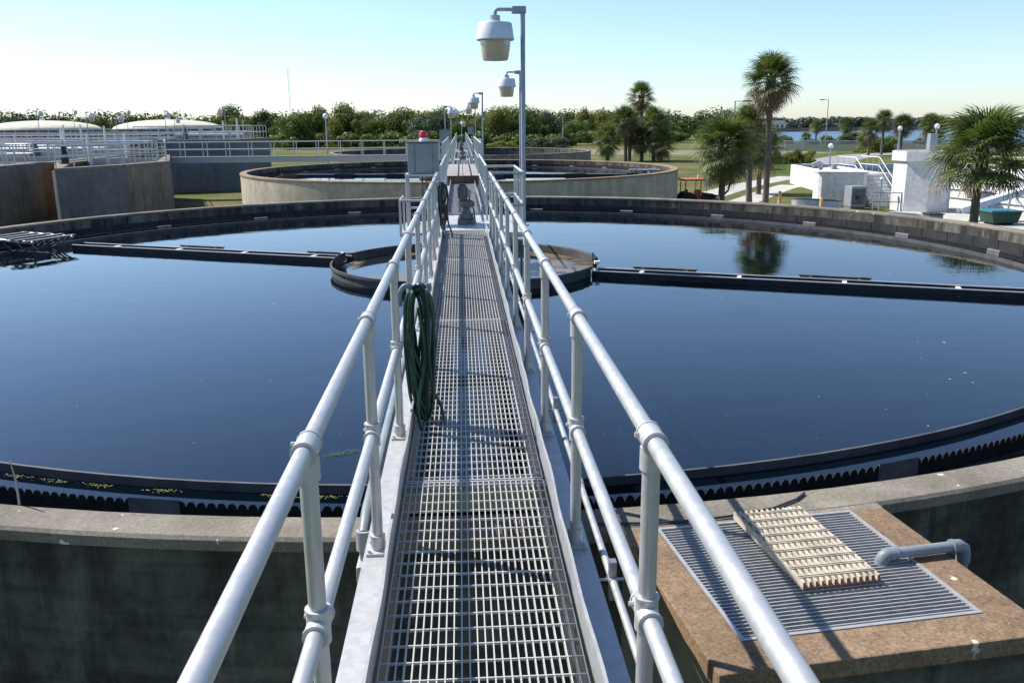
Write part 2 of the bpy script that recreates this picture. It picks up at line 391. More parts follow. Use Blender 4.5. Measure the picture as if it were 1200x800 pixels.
def m_scum():
    t = NT('scummed_water'); p = t.pos(); f = t.ramp(t.noise(p, .75, 5, .6, .4), .47, .56)
    t.col(t.mix(f, (.16, .115, .065), (.012, .018, .024))); m = t.set(.05, 0, .5)
    t.l(t.ramp(f, 0, 1, (.35,) * 3 + (1,), (.05,) * 3 + (1,)), t.b.inputs['Roughness']); return m
SCUMW = m_scum()
mechanism(C1, R(-23.2), 'rotating skimmer with round feed well and long dark trough arms in the foreground tank')
mechanism(C2, R(170), 'small looking skimmer arm and feed well in the tan tank behind', 2.3, True, 9.4)

# ------------------------------------------------------------------ walkway bridge
HALF = .445
def grating_mesh(L, wdt, name='grating_panel', mat=GRAT, pitch=.0285, cross=.1, along=True):
    b = MB(); n = int(round(wdt / pitch))
    for i in range(n + 1):
        x = -wdt / 2 + wdt * i / n; b.box(x - .0024, x + .0024, .012, L - .012, -.024, 0)
    k = int((L - .1) / cross)
    for i in range(k + 1):
        y = .05 + (L - .1) * i / k; b.box(-wdt / 2, wdt / 2, y - .0026, y + .0026, -.008, .0015)
    for y in (.004, L - .012): b.box(-wdt / 2, wdt / 2, y, y + .008, -.032, .001)
    return b
PL = 3.86; GRZ = .055
def walkway(y0, y1, z, label, wavy=True, panels=True):
    t = thing('walkway_bridge', label, 'walkway', (0, y0, z), 'walkway spans over the tanks')
    for s in (-1, 1):
        b = MB()
        b.box(*sorted((s * .39, s * .512)), y0, y1, z - .016, z).box(*sorted((s * .395, s * .412)), y0 + .002, y1 - .002, z - .37, z - .016).box(*sorted((s * .39, s * .512)), y0, y1, z - .386, z - .37)
        b.build('channel_beam', GALV, t)
        tb = MB(); n = int((y1 - y0) / .14); k0 = 0
        for i in range(n + 1):
            y = y0 + (y1 - y0) * i / n
            wv = (.004 * math.sin(y * 3.1 + s) + .003 * math.sin(y * 7.7 + 2 * s)) if wavy else 0
            x = s * .382
            tb.v += [(x, y, z - .03), (x + wv, y, z + .185), (x + wv - s * .012, y, z + .185), (x - s * .006, y, z - .03)]
        for i in range(n):
            for q in range(4):
                a = i * 4 + q; c = i * 4 + (q + 1) % 4; tb.f.append((a, c, c + 4, a + 4))
        tb.build('toe_plate', GALV, t, True)
    y = y0 + .02; n = 0
    while y < y1 - .2:
        L = min(PL, y1 - y)
        if abs(L - PL) < 1e-6 and 'full' in CACHE:
            inst(CACHE['full'], 'grating_panel', t, (0, y - y0, GRZ))
        else:
            o = grating_mesh(L - .01, .716).build('grating_panel', GRAT); o.parent = t; o.location = (0, y - y0, GRZ)
            if abs(L - PL) < 1e-6: CACHE['full'] = o.data
        for s in (-1, 1):
            MB().tube([(s * .335, y + .06, z + GRZ - .01), (s * .335, y + .06, z + GRZ + .006)], .014, 8).build('saddle_clip', STEELB, t)
        MB().box(-.39, .39, y - .045, y + .035, z - .1, z + GRZ - .026).build('cross_angle', GALV, t)
        y += PL; n += 1
    return t
CACHE = {}
walkway(-3.5, 15.35, 0, 'long grated walkway with kick plates leading over the foreground water to the drive platform')
walkway(18.5, 27.7, 0, 'grated walkway span from the drive platform to the raised slab')
walkway(36.2, 46.9, 0, 'grated walkway span over the near half of the tan tank', False)
walkway(49.8, 60.4, 0, 'grated walkway span over the far half of the tan tank', False)
walkway(68, 92, 0, 'last grated walkway span over the farthest tank', False)
# raised crossing slabs between tanks
t = thing('raised_slab', 'raised brown edged concrete slab between the first two tanks', 'slab', (0, 32, .02))
for k in range(2): MB().box(-.615 + .64 * k, .01 + .63 * k, 27.80, 36.15, .2, .30).build('slab_panel', CONC_PALE, t, False, .012)
MB().box(-.62, .64, 27.74, 27.798, .02, .305).build('edge_board', m_concrete('brown_edge', (.20, .125, .08), (.12, .075, .05), 0, 1.5), t)
MB().box(-.6, .62, 27.81, 36.1, .02, .198).build('slab_core', CONC_OLD, t)
o = MB().box(-.7, .7, 60.45, 67.95, -.28, .02).build('crossing_slab', CONC_OLD, None, False, .01); tag(o, 'concrete crossing slab where the side footbridge meets the walkway', 'slab')
for (y, lab) in ((32, 'concrete pier under the raised brown slab'), (64.2, 'concrete pier under the crossing slab by the side footbridge')):
    o = MB().box(-.5, .5, y - .5, y + .5, GZ, .02 if y < 50 else -.28).build('pier', CONC_OLD); tag(o, lab, 'pier')

# ------------------------------------------------------------------ handrails
PR = .0243
def fitting_mesh():
    b = MB(); b.tube([(0, -.045, 0), (0, .045, 0)], .0325, 14); b.tube([(0, 0, -.085), (0, 0, -.02)], .0315, 14)
    b.tube([(0, -.048, 0), (0, -.040, 0)], .035, 14); b.tube([(0, .040, 0), (0, .048, 0)], .035, 14)
    b.tube([(-.03, .02, .005), (-.043, .02, .005)], .007, 6)
    return b
def cross_mesh():
    b = MB(); b.tube([(0, -.06, 0), (0, .06, 0)], .0325, 14); b.tube([(0, 0, -.05), (0, 0, .05)], .0325, 14)
    b.tube([(0, -.063, 0), (0, -.055, 0)], .0355, 14); b.tube([(0, .055, 0), (0, .063, 0)], .0355, 14)
    b.tube([(0, 0, .045), (0, 0, .053)], .0355, 14); b.tube([(-.03, .03, .01), (-.044, .03, .01)], .007, 6)
    return b
def base_mesh():
    b = MB(); b.box(-.05, .05, -.06, .06, 0, .012); b.tube([(0, 0, .012), (0, 0, .08)], .034, 14)
    for x in (-.036, .036):
        for y in (-.045, .045): b.tube([(x, y, .012), (x, y, .026)], .009, 6)
    return b
FM = fitting_mesh().build('f', FIT, None, True); XM = cross_mesh().build('x', FIT, None, True); BM = base_mesh().build('b', FIT, None, True)
PM = MB().tube([(0, 0, 0), (0, 0, 1.07)], PR, 14).build('p', ALU, None, True)
FPM = MB().tube([(0, 0, 0), (0, 0, 1)], 1, 6).build('fp', ALU, None, True)
PROTO = [FM, XM, BM, PM, FPM]
def handrail(x, ys, z, y0, y1, label, group=None):
    t = thing('handrail', label, 'handrail', (x, y0, z), group or 'pipe handrails along the walkway')
    MB().tube([(x, y0, z + 1.07), (x, y1, z + 1.07)], PR, 16).build('top_rail', ALU, t, True)
    MB().tube([(x, y0, z + .56), (x, y1, z + .56)], PR, 16).build('mid_rail', ALU, t, True)
    for y in ys:
        p = inst(PM.data, 'post', t, (0, y - y0, 0))
        inst(FM.data, 'rail_fitting', p, (0, 0, 1.07)); inst(XM.data, 'cross_fitting', p, (0, 0, .56)); inst(BM.data, 'base_flange', p, (0, 0, .001))
    return t
ysn = [-3.0, -2.2, -.8, .66, 2.11, 3.6, 5.07, 6.5, 7.95, 9.4, 10.85, 12.3, 13.6, 14.85]
handrail(-.45, ysn, 0, -3.3, 14.9, 'silver pipe handrail on the hose side of the long grated walkway')
handrail(.45, ysn, 0, -3.3, 14.9, 'silver pipe handrail on the conduit side of the long grated walkway')
def railing(pts, z, h, label, sp=1.6, pr=.024, mids=1, group='railings on the tank tops', mat=None, zs=None):
    """pipe railing along a polyline; each post its own part"""
    zs = zs or [z] * len(pts)
    t = thing('railing', label, 'railing', (pts[0][0], pts[0][1], zs[0]), group)
    P = [Vector((p[0], p[1], q)) for p, q in zip(pts, zs)]
    for k in range(mids + 1):
        zz = h * (k + 1) / (mids + 1)
        MB().tube([p + Vector((0, 0, zz)) for p in P], pr, 7).build('top_rail' if k == mids else 'mid_rail', mat or ALU, t, True)
    for i in range(len(P) - 1):
        a, b = P[i], P[i + 1]; n = max(1, int(round((b - a).length / sp)))
        for k in range(n + (1 if i == len(P) - 2 else 0)):
            q = a.lerp(b, k / n); inst(FPM.data, 'post', t, q - P[0], (0, 0, 0), (pr, pr, h))
    return t
railing([(-.45, 17.6), (-.45, 24.2)], 0, 1.07, 'silver railing beyond the grey cabinet up to the raised slab', 1.3)
railing([(.46, 17.4), (.46, 24.2)], 0, 1.07, 'silver railing beyond the lamp platform up to the raised slab', 1.3)
railing([(-.55, 24.4), (-.55, 37)], .3, 1.07, 'raised silver railing on the cabinet side of the brown slab', 1.5)
railing([(.53, 24.4), (.53, 37)], .3, 1.07, 'raised silver railing on the lamp side of the brown slab', 1.5)
railing([(-.45, 37.3), (-.45, 60)], 0, 1.07, 'silver railing across the tan tank on the footbridge side', 1.5)
railing([(.46, 37.3), (.46, 60)], 0, 1.07, 'silver railing across the tan tank on the palm side', 1.5)
railing([(-.45, 66), (-.45, 92), (.46, 92), (.46, 61)], 0, 1.07, 'silver railing looping round the end of the farthest walkway', 2)
# platform bays
railing([(.46, 17.35), (1.02, 17.35), (1.02, 14.9), (.47, 14.9)], 0, 1.07, 'silver railing bay round the lamp post at the drive platform', .9)
railing([(-.47, 14.95), (-1.1, 14.95), (-1.1, 15.9)], 0, .62, 'low silver railing bay beside the cabinet stand', .7, .022, 0)
railing([(.46, 46.8), (1.05, 46.8), (1.05, 49.8), (.46, 49.8)], 0, 1.07, 'silver railing bay on the platform of the tan tank', 1.5)

# drive platform
def platform(y0, y1, x0, x1, label):
    t = thing('drive_platform', label, 'platform', (0, y0, -.3), 'drive platforms at the tank centres')
    b = MB()
    n = 5
    for i in range(n):
        a = x0 + (x1 - x0) * i / n; MB().box(a + .003, a + (x1 - x0) / n - .003, y0, y1, -.03, .004).build('deck_plate', PLATE, t)
    for x in (x0 + .01, x1 - .09): MB().box(x, x + .08, y0 + .002, y1 - .002, -.25, -.03).build('side_beam', GALV, t)
    MB().box(x0 + .1, x1 - .1, y0 + .003, y0 + .06, -.24, -.03).build('end_beam', GALV, t)
    MB().lathe([(.42, -2.0), (.42, -.3), (.5, -.3), (.5, -.04), (0, -.04)], 28, (0, (y0 + y1) / 2, 0)).build('centre_column', BLACKP, t, True)
    return t
PLATE = m_metal('checker_plate', (.50, .495, .48), .5, .35, .2, (.4, .4, .38))
platform(15.4, 18.45, -.66, 1.05, 'pale metal drive platform at the middle of the foreground tank')
platform(46.95, 49.75, -.66, 1.1, 'metal drive platform at the middle of the tan tank')
def drive(y, label):
    t = thing('drive_unit', label, 'motor', (.04, y, .004), 'drive motors on the platforms')
    def c(x, z): return (.04 + x, y, z)
    MB().box(-.13, .21, y - .2, y + .2, .006, .10).build('base_plate', MOTOR, t, False, .01)
    MB().box(-.10, .18, y - .17, y + .17, .10, .20).build('gear_case', MOTOR, t, False, .02)
    MB().lathe([(.11, .2), (.085, .24), (.07, .29), (.075, .31), (.14, .33), (.15, .36), (.15, .43), (.13, .45), (.06, .47), (0, .47)], 20, (.04, y, 0)).build('gear_housing', MOTOR, t, True)
    MB().tube([(-.11, y, .385), (.2, y, .385)], .05, 14).build('worm_shaft', MOTOR, t, True)
    MB().tube([(-.02, y, .47), (-.02, y, .74)], .085, 18).build('motor', GREYM, t, True)
    MB().tube([(-.02, y, .72), (-.02, y, .765)], .06, 14).build('fan_cover', BLACKP, t, True)
    for k in range(10):
        a = TAU * k / 10; MB().obox((-.02, y), (math.cos(a), math.sin(a)), (.08, .1), (-math.sin(a), math.cos(a)), (-.006, .006), .5, .7).build('cooling_fin', MOTOR, t)
    MB().box(.07, .14, y - .05, y + .05, .52, .66).build('terminal_box', CABM, t, False, .008)
    MB().tube([(.105, y, .52), (.12, y + .05, .4), (.19, y + .12, .25), (.22, y + .2, .01)], .013, 8).build('cable', BLACKP, t, True)
    for dx in (-.11, .19):
        for dy in (-.18, .18): MB().tube([(dx, y + dy, .1), (dx, y + dy, .115)], .016, 6).build('bolt', STEELB, t)
    return t
drive(16.85, 'grey gear drive motor on the pale platform of the foreground tank')
drive(48.3, 'dark gear drive motor on the platform of the tan tank')
drive(79.8, 'small dark drive motor on the farthest walkway')

# control cabinet with red beacon
def cabinet(x0, x1, y0, y1, z0, z1, zb, label, beacon=True):
    t = thing('control_cabinet', label, 'cabinet', ((x0 + x1) / 2, (y0 + y1) / 2, zb), 'grey control cabinets')
    MB().box(x0, x1, y0, y1, z0, z1).build('enclosure', CABM, t, False, .012)
    dw = (x1 - x0)
    MB().box(x0 + dw * .26, x1 - dw * .2, y0 - .016, y0 - .002, z0 + .03, z1 - .03).build('door', CABM, t, False, .005)
    for k in range(9):
        z = z0 + .05 + (z1 - z0 - .1) * k / 8; MB().box(x0 + dw * .215, x0 + dw * .24, y0 - .012, y0 - .001, z - .014, z + .014).build('louver', GREYM, t)
    MB().box(x0 - .015, x1 + .015, y0 - .03, y1 + .02, z1 + .001, z1 + .022).build('rain_cap', GREYM, t)
    MB().box(x1 - dw * .17, x1 - dw * .15, y0 - .03, y0 - .001, (z0 + z1) / 2 - .05, (z0 + z1) / 2 + .05).build('handle', STEELB, t)
    MB().box(x0 - .06, x1 + .02, y0 - .06, y1 + .06, z0 - .05, z0 - .004).build('shelf', ALU, t)
    for x in (x0 - .03, x1 - .03):
        for y in (y0 - .03, y1 + .03): MB().tube([(x, y, zb), (x, y, z0 - .05)], .026, 10).build('leg', ALU, t, True)
    MB().tube([(x0 - .03, y0 - .03, zb + .35), (x1 - .03, y0 - .03, zb + .35)], .02, 8).build('stretcher', ALU, t, True)
    for k in range(4): MB().tube([(x0 + dw * (.45 + .14 * k), y0 + .1, z0 - .05), (x0 + dw * (.45 + .14 * k), y0 + .1, zb + .02)], .014, 8).build('conduit', RUSTY if k == 1 else GREYM, t, True)
    if beacon:
        bx = x0 + dw * .52; by = (y0 + y1) / 2
        MB().lathe([(.085, z1 + .022), (.085, z1 + .06), (.065, z1 + .09), (0, z1 + .09)], 18, (bx, by, 0)).build('beacon_base', WHITEP, t, True)
        MB().lathe([(.07, z1 + .088), (.075, z1 + .12), (.07, z1 + .185), (.05, z1 + .21), (0, z1 + .215)], 18, (bx, by, 0)).build('beacon_lens', REDL, t, True)
    return t
cabinet(-1.04, -.46, 16.6, 17.05, .98, 1.55, -.0, 'grey control cabinet with red beacon on a pipe stand beside the walkway')
o = MB().box(-1.15, -.665, 15.5, 17.4, -.05, 0).build('stand_bracket', GALV); tag(o, 'metal bracket plate under the cabinet stand', 'bracket')
cabinet(-1.15, -.62, 47.6, 48.1, 1.0, 1.6, -.0, 'smaller looking grey cabinet on a stand at the tan tank platform', False)
cabinet(.62, 1.1, 77, 77.5, 1.1, 1.7, .0, 'grey cabinet on a stand at the farthest walkway', False)
t = thing('junction_box', 'grey junction box hung below the platform by the lamp post', 'box', (1.0, 15.2, -.45))
MB().box(.86, 1.14, 15.08, 15.34, -.42, -.08).build('housing', CABM, t, False, .01); MB().box(.89, 1.11, 15.066, 15.078, -.39, -.11).build('cover', GREYM, t)
MB().tube([(1.0, 15.2, -.42), (1.0, 15.2, -.8)], .02, 8).build('conduit', GREYM, t, True)

# ------------------------------------------------------------------ lamp posts
def lamp(x, y, z0, zt, label, arm=-.5, s=1.0, cat='lamp post', pr=.043):
    t = thing('lamp_post', label, cat, (x, y, z0), 'barn style lamp posts')
    MB().tube([(x, y, z0), (x, y, zt - .06 * s)], pr * s, 12).build('pole', POLEM, t, True)
    MB().box(x - .1 * s, x + .1 * s, y - .1 * s, y + .1 * s, z0, z0 + .02).build('base_plate', POLEM, t)
    sg = 1 if arm > 0 else -1; ax = x + arm * s
    MB().box(*sorted((x - sg * .06 * s, x + sg * .2 * s)), y - .05 * s, y + .05 * s, zt - .13 * s, zt).build('arm_bracket', POLEM, t, False, .02 * s)
    MB().tube([(x + sg * .15 * s, y, zt - .055 * s), (ax - sg * .05 * s, y, zt - .055 * s), (ax - sg * .01 * s, y, zt - .07 * s), (ax, y, zt - .12 * s), (ax, y, zt - .2 * s)], .036 * s, 10).build('arm', POLEM, t, True)
    c = (ax, y, zt)
    MB().lathe([(0, -.16 * s), (.09 * s, -.16 * s), (.09 * s, -.24 * s), (.105 * s, -.25 * s), (.105 * s, -.27 * s), (0.04 * s, -.275 * s)], 20, c).build('socket', POLEM, t, True)
    MB().lathe([(0, -.272 * s), (.24 * s, -.276 * s), (.29 * s, -.285 * s), (.305 * s, -.31 * s), (.345 * s, -.57 * s), (.335 * s, -.585 * s), (.27 * s, -.58 * s)], 28, c).build('housing', LAMPW, t, True)
    MB().lathe([(.28 * s, -.57 * s), (.275 * s, -.66 * s), (.235 * s, -.90 * s), (.22 * s, -.93 * s), (0, -.935 * s)], 28, c).build('refractor', LAMPG, t, True)
    return t
lamp(1.13, 16.45, -.0, 3.93, 'tall lamp post with big drum lamp at the drive platform railing')
lamp(2.2, 33, GZ, 3.78, 'lamp post with drum lamp standing between the foreground tank and the tan tank')
lamp(1.2, 49.2, 0, 3.58, 'lamp post with drum lamp at the platform of the tan tank', s=.95)
lamp(-1.1, 62.5, -.28, 3.15, 'thin lamp post with lamp turned away near the footbridge end', .5, .9)
lamp(-.85, 77, 0, 3.3, 'thin lamp post beside the farthest walkway with lamp over it', .5, .9)
lamp(1.15, 70, 0, 3.55, 'grey lamp post on the palm side of the farthest walkway', -.55, .95)
lamp(.1, 92, 0, 2.4, 'short lamp post at the very end of the walkway', .2, .8)

# ------------------------------------------------------------------ effluent box with grating (right foreground)
bc = Vector((1.03, 3.2)); e1 = Vector((.9925, .122)); e2 = Vector((-.122, .9925)); BW = 1.675
t = thing('effluent_box', 'brown exposed aggregate concrete box with grated top against the foreground tank', 'concrete box', (1.9, 3.9, GZ))
g0, g1, h0, h1 = .205, 1.455, .22, 1.385
MB().obox(bc, e1, (0.03, BW - .03), e2, (0.03, .19), GZ, RZ - .09).build('front_wall', CONC_WALL, t)
MB().obox(bc, e1, (0.03, .17), e2, (.191, 1.75), GZ, RZ - .09).build('side_wall', CONC_OLD, t)
MB().obox(bc, e1, (BW - .17, BW - .03), e2, (.191, 1.55), GZ, RZ - .09).build('side_wall', CONC_WALL, t)
def q2(u, v): p = bc + e1 * u + e2 * v; return (p.x, p.y)
cb = MB(); oq = [q2(0, 0), q2(BW, 0), q2(BW, h1), q2(0, h1)]; iq = [q2(g0, h0), q2(g1, h0), q2(g1, h1), q2(g0, h1)]
for zz in (RZ - .088, RZ + .004): cb.v += [(*p, zz) for p in oq + iq]
for a, c_ in ((0, 1), (1, 2), (3, 0)):
    cb.f += [(8 + a, 8 + c_, 12 + c_, 12 + a), (a, c_, 8 + c_, 8 + a), (4 + c_, 4 + a, 12 + a, 12 + c_), (c_, a, 4 + a, 4 + c_)]
cb.build('curb', CONC_BOX, t, False, .010)
# back curb, cut to the round coping of the tank
arc = []
for k in range(9):
    u = BW - (BW) * k / 8; v = 1.2
    for _ in range(60):
        p = Vector(q2(u, v)); 
        if (p - Vector(C1)).length < 12.267: break
        v += .01
    arc.append(q2(u, v))
MB().prism([q2(0, h1 + .001), q2(BW, h1 + .001)] + arc, RZ - .088, RZ + .003).build('curb', CONC_RIM, t)
# grating in its frame
gt = thing('pit_grating', 'grey bar grating set into the brown concrete box top', 'grating', (1.9, 3.9, RZ - .05))
for (a, b, c_, d) in ((g0, g1, h0 + .002, h0 + .022), (g0, g1, h1 - .022, h1 - .002), (g0 + .001, g0 + .021, h0 + .023, h1 - .023), (g1 - .021, g1 - .001, h0 + .023, h1 - .023)):
    MB().obox(bc, e1, (a, b), e2, (c_, d), RZ - .05, RZ + .006).build('frame', GALV, gt)
nb = 36
bar = None
for k in range(nb):
    v = h0 + .045 + (h1 - h0 - .09) * k / (nb - 1)
    if bar is None:
        m0 = MB().obox((0, 0), e1, (g0 + .022, g1 - .022), e2, (-.0034, .0034), -.017, 0).build('bar', BGRAT, None); bar = m0; m0.parent = gt
        ob = m0
    else: ob = inst(bar.data, 'bar', gt, (0, 0, 0))
    p = Vector((bc.x, bc.y, RZ)) + Vector((e2.x, e2.y, 0)) * v - Vector((1.9, 3.9, RZ - .05)); ob.location = p
for k in range(12):
    u = g0 + .07 + (g1 - g0 - .14) * k / 11
    MB().obox(bc, e1, (u - .003, u + .003), e2, (h0 + .024, h1 - .024), RZ - .024, RZ - .012).build('cross_rod', BGRAT, gt)
# loose beige grating piece
lt = thing('loose_grating', 'small beige fibreglass grating piece lying loose on the grey pit grating', 'grating', (1.8, 4.2, RZ + .008))
l0, l1, n0, n1 = .70, 1.115, .565, 1.40; zl = RZ + .012
for k in range(13):
    u = l0 + (l1 - l0) * k / 12
    MB().obox(bc, e1, (u - .0045, u + .0045), e2, (n0, n1), zl, zl + .045).build('bar', FRPG, lt)
    MB().obox(bc, e1, (u - .0065, u + .0065), e2, (n0 - .004, n0 - .0005), zl, zl + .044).build('bar_end', m_end if 'm_end' in globals() else RUSTY, lt)
for k in range(9):
    v = n0 + .05 + (n1 - n0 - .1) * k / 8
    MB().obox(bc, e1, (l0 - .006, l1 + .006), e2, (v - .010, v - .006), zl + .040, zl + .050).build('cross_rod', FRPG, lt)
    MB().obox(bc, e1, (l0 - .006, l1 + .006), e2, (v + .006, v + .010), zl + .040, zl + .050).build('cross_rod', FRPG, lt)
# grey plastic pipe over the curb
def q3(u, v, z): p = q2(u, v); return (p[0], p[1], RZ + z)
pt = thing('drain_pipe', 'grey plastic pipe with two elbows lying over the box curb', 'pipe', (2.3, 4.1, RZ))
MB().tube([q3(1.33, .765, .048), q3(1.74, .775, .048)], .030, 16).build('pipe', PVC, pt, True)
MB().tube([q3(1.265, .765, -.03), q3(1.265, .765, .012), q3(1.275, .765, .035), q3(1.30, .765, .048), q3(1.345, .765, .048)], .037, 16).build('elbow', PVC, pt, True)
MB().tube([q3(1.70, .775, .048), q3(1.735, .775, .048), q3(1.765, .776, .03), q3(1.772, .776, -.01), q3(1.772, .776, -.05)], .037, 16).build('elbow', PVC, pt, True)
MB().tube([q3(1.335, .765, .048), q3(1.35, .765, .048)], .041, 16).build('collar', PVC, pt, True)
MB().tube([q3(1.685, .774, .048), q3(1.70, .774, .048)], .041, 16).build('collar', PVC, pt, True)
MB().tube([q3(1.772, .776, -.05), q3(1.772, .776, -.45)], .030, 14).build('pipe', PVC, pt, True)
o = MB().tube([q3(-.12, 1.50, .012), q3(.2, 1.44, .012), q3(.5, 1.42, .014), q3(.75, 1.44, .014), q3(1.0, 1.49, .012), q3(1.2, 1.58, .012), q3(1.30, 1.66, .012)], .008, 8).build('cable', HOSE2, None, True)
tag(o, 'thin dark cable lying along the tank rim behind the pit grating', 'cable')
# thin rod at the left rim
o = MB().tube([(-2.89, 5.235, RZ), (-2.885, 5.23, RZ + .16), (-2.90, 5.225, RZ + .30)], [.008, .007, .003], 6).build('marker_rod', GALV, None, True); tag(o, 'thin upright wire rod on the tank rim', 'rod')

# conduit along the right beam, with strut clamps, and fittings on the left
ct = thing('conduit', 'thin silver conduit run along the outer side of the walkway beam', 'conduit', (.575, 0, -.05))
MB().tube([(.575, -3.4, -.03), (.575, 15.3, -.03)], .017, 10).build('pipe', ALU, ct, True)
for y in (-1.2, .9, 3.32, 5.6, 7.9, 10.2, 12.5):
    MB().box(.56, .59, y - .02, y + .02, -.12, .06).build('strut', STEELB, ct); MB().tube([(.515, y, -.03), (.625, y, -.03)], .007, 6).build('clamp_bolt', STEELB, ct)
    MB().tube([(.575, y - .03, -.03), (.575, y + .03, -.03)], .021, 10).build('clamp', STEELB, ct)
    MB().tube([(.575, y + 1.0, -.03), (.575, y + 1.08, -.03)], .0215, 10).build('coupling', ALU, ct, True)
ct = thing('conduit', 'grey conduit with fittings dropping beside the walkway beam at the hose side', 'conduit', (-.57, 4, -.5))
MB().tube([(-.565, 4.0, -.46), (-.565, 4.02, -.1), (-.56, 4.12, -.05), (-.56, 4.5, -.05), (-.56, 15.2, -.05)], .03, 12).build('pipe', PVC, ct, True)
MB().tube([(-.565, 4.0, -.2), (-.565, 4.01, -.1)], .042, 12).build('coupling', GALV, ct, True); MB().box(-.605, -.525, 3.93, 4.07, -.36, -.26).build('fitting_box', GALV, ct, False, .01)

# ------------------------------------------------------------------ hoses
def hose(name, cx, cy, ztop, zbot, n, wid, m, label, rr=.0105, tail=True, seed=3):
    rg = random.Random(seed); t = thing(name, label, 'hose', (cx, cy, zbot))
    pts = []
    for k in range(n):
        zb = zbot + rg.uniform(.0, .34) * (k % 3 != 0) + .015; x0 = cx - wid / 2 * rg.uniform(.15, 1); x1 = cx + wid / 2 * rg.uniform(.1, 1)
        y0 = cy + rg.uniform(-.05, .05); y1 = cy + rg.uniform(-.05, .05); zt = ztop + rg.uniform(-.03, .02); xm = (x0 + x1) / 2
        for (x, z, y) in ((x0 + .3 * (xm - x0), zt - .03, y0), (x0, zt - .18, y0), (x0 + rg.uniform(-.015, .03), (zt + zb) / 2, y0 + rg.uniform(-.02, .02)), (x0 + .12 * wid, zb + .12, y0), (xm + rg.uniform(-.02, .03), zb, (y0 + y1) / 2),
                          (x1 - .1 * wid, zb + .12, y1), (x1 + rg.uniform(-.03, .015), (zt + zb) / 2, y1 + rg.uniform(-.02, .02)), (x1, zt - .18, y1), (x1 - .3 * (x1 - xm), zt - .03, y1), (xm, zt + .012 * (k % 3), (y0 + y1) / 2)):
            pts.append((x, y, z))
    MB().tube(curve(pts, 5), rr, 8).build('coil', m, t, True)
    if tail:
        MB().tube(curve([(cx, cy - .06, ztop - .1), (cx + .03, cy - .08, .5), (cx - .02, cy - .1, .16), (cx + .02, cy - .16, .022), (cx + .09, cy - .14, .016), (cx + .13, cy - .02, .016), (cx + .12, cy + .02, .14), (cx + .07, cy - .05, .3), (cx + .05, cy - .05, .6)], 6), rr, 8).build('tail', m, t, True)
    MB().tube(curve([(cx - .115, cy + .0, ztop - .10), (cx - .11, cy, ztop - .02), (cx - .08, cy, ztop + .025), (cx - .03, cy, ztop + .01), (cx + .06, cy, ztop - .01), (cx + .065, cy, ztop + .04)], 4), .016, 8).build('hook', PVC, t, True)
    return t
hose('garden_hose', -.315, 5.20, .90, .05, 13, .185, HOSEM, 'dark green garden hose coiled over a hook on the walkway handrail')
hose('rubber_hose', -.34, 14.4, .93, .16, 6, .17, HOSE2, 'dark blue hose hung on the handrail near the drive platform', .014, True, 8)

# floating bits
b = MB(); rg = random.Random(5)
for k in range(170):
    a = rg.uniform(0, TAU); r_ = 10.4 * math.sqrt(rg.random()); 
    if rg.random() < .6: r_ = rg.uniform(7.5, 10.6); a = rg.uniform(R(190), R(350))
    x = r_ * math.cos(a); y = 16.85 + r_ * math.sin(a); s = rg.choice((.003, .003, .004, .005, .006, .010)) * rg.uniform(.7, 1.3); el = rg.uniform(1, 2.5)
    if r_ < 2.9: continue
    an = rg.uniform(0, TAU); vs = []
    for q in range(6):
        th = q * TAU / 6; rr = s * rg.uniform(.6, 1.3); u = rr * math.cos(th) * el; v = rr * math.sin(th)
        vs.append((x + u * math.cos(an) - v * math.sin(an), y + u * math.sin(an) + v * math.cos(an), WZ + .004))
    b.add(vs, [tuple(range(6))])
stuff(tag(b.build('scum_flecks', m_plain('pale_scum', (.5, .5, .45), .8)), 'tiny pale flecks floating on the foreground tank water', 'flecks'))
b = MB()
for k in range(420):
    a = R(rg.choice((246, 248, 250, 252, 254, 257, 262, 264)) + rg.gauss(0, .35)); r_ = 10.74 + abs(rg.gauss(0, .025))
    x = r_ * math.cos(a); y = 16.85 + r_ * math.sin(a); s = rg.uniform(.002, .008)
    b.add([(x + s * math.cos(q * TAU / 5 + k) * 1.3, y + s * math.sin(q * TAU / 5 + k) * .7, WZ + .005 + .002 * (k % 3)) for q in range(5)], [tuple(range(5))])
ALG = m_plain('yellow_algae', (.20, .21, .06), .8)
stuff(tag(b.build('algae_film', ALG), 'yellow green algae caught behind the scum baffle', 'algae'))
b = MB()
for k in range(420):
    u = rg.gauss(0, .085); v = rg.gauss(0, .03) + u * .5; x = -1.12 + u; y = 7.05 + v; s = rg.uniform(.002, .006)
    b.add([(x + s * math.cos(q * TAU / 5 + k), y + s * math.sin(q * TAU / 5 + k), WZ + .004 + .002 * (k % 3)) for q in range(5)], [tuple(range(5))])
tag(b.build('weed_clump', m_plain('green_weed', (.03, .10, .05), .7)), 'small green weed clump floating by the scum baffle', 'weed')

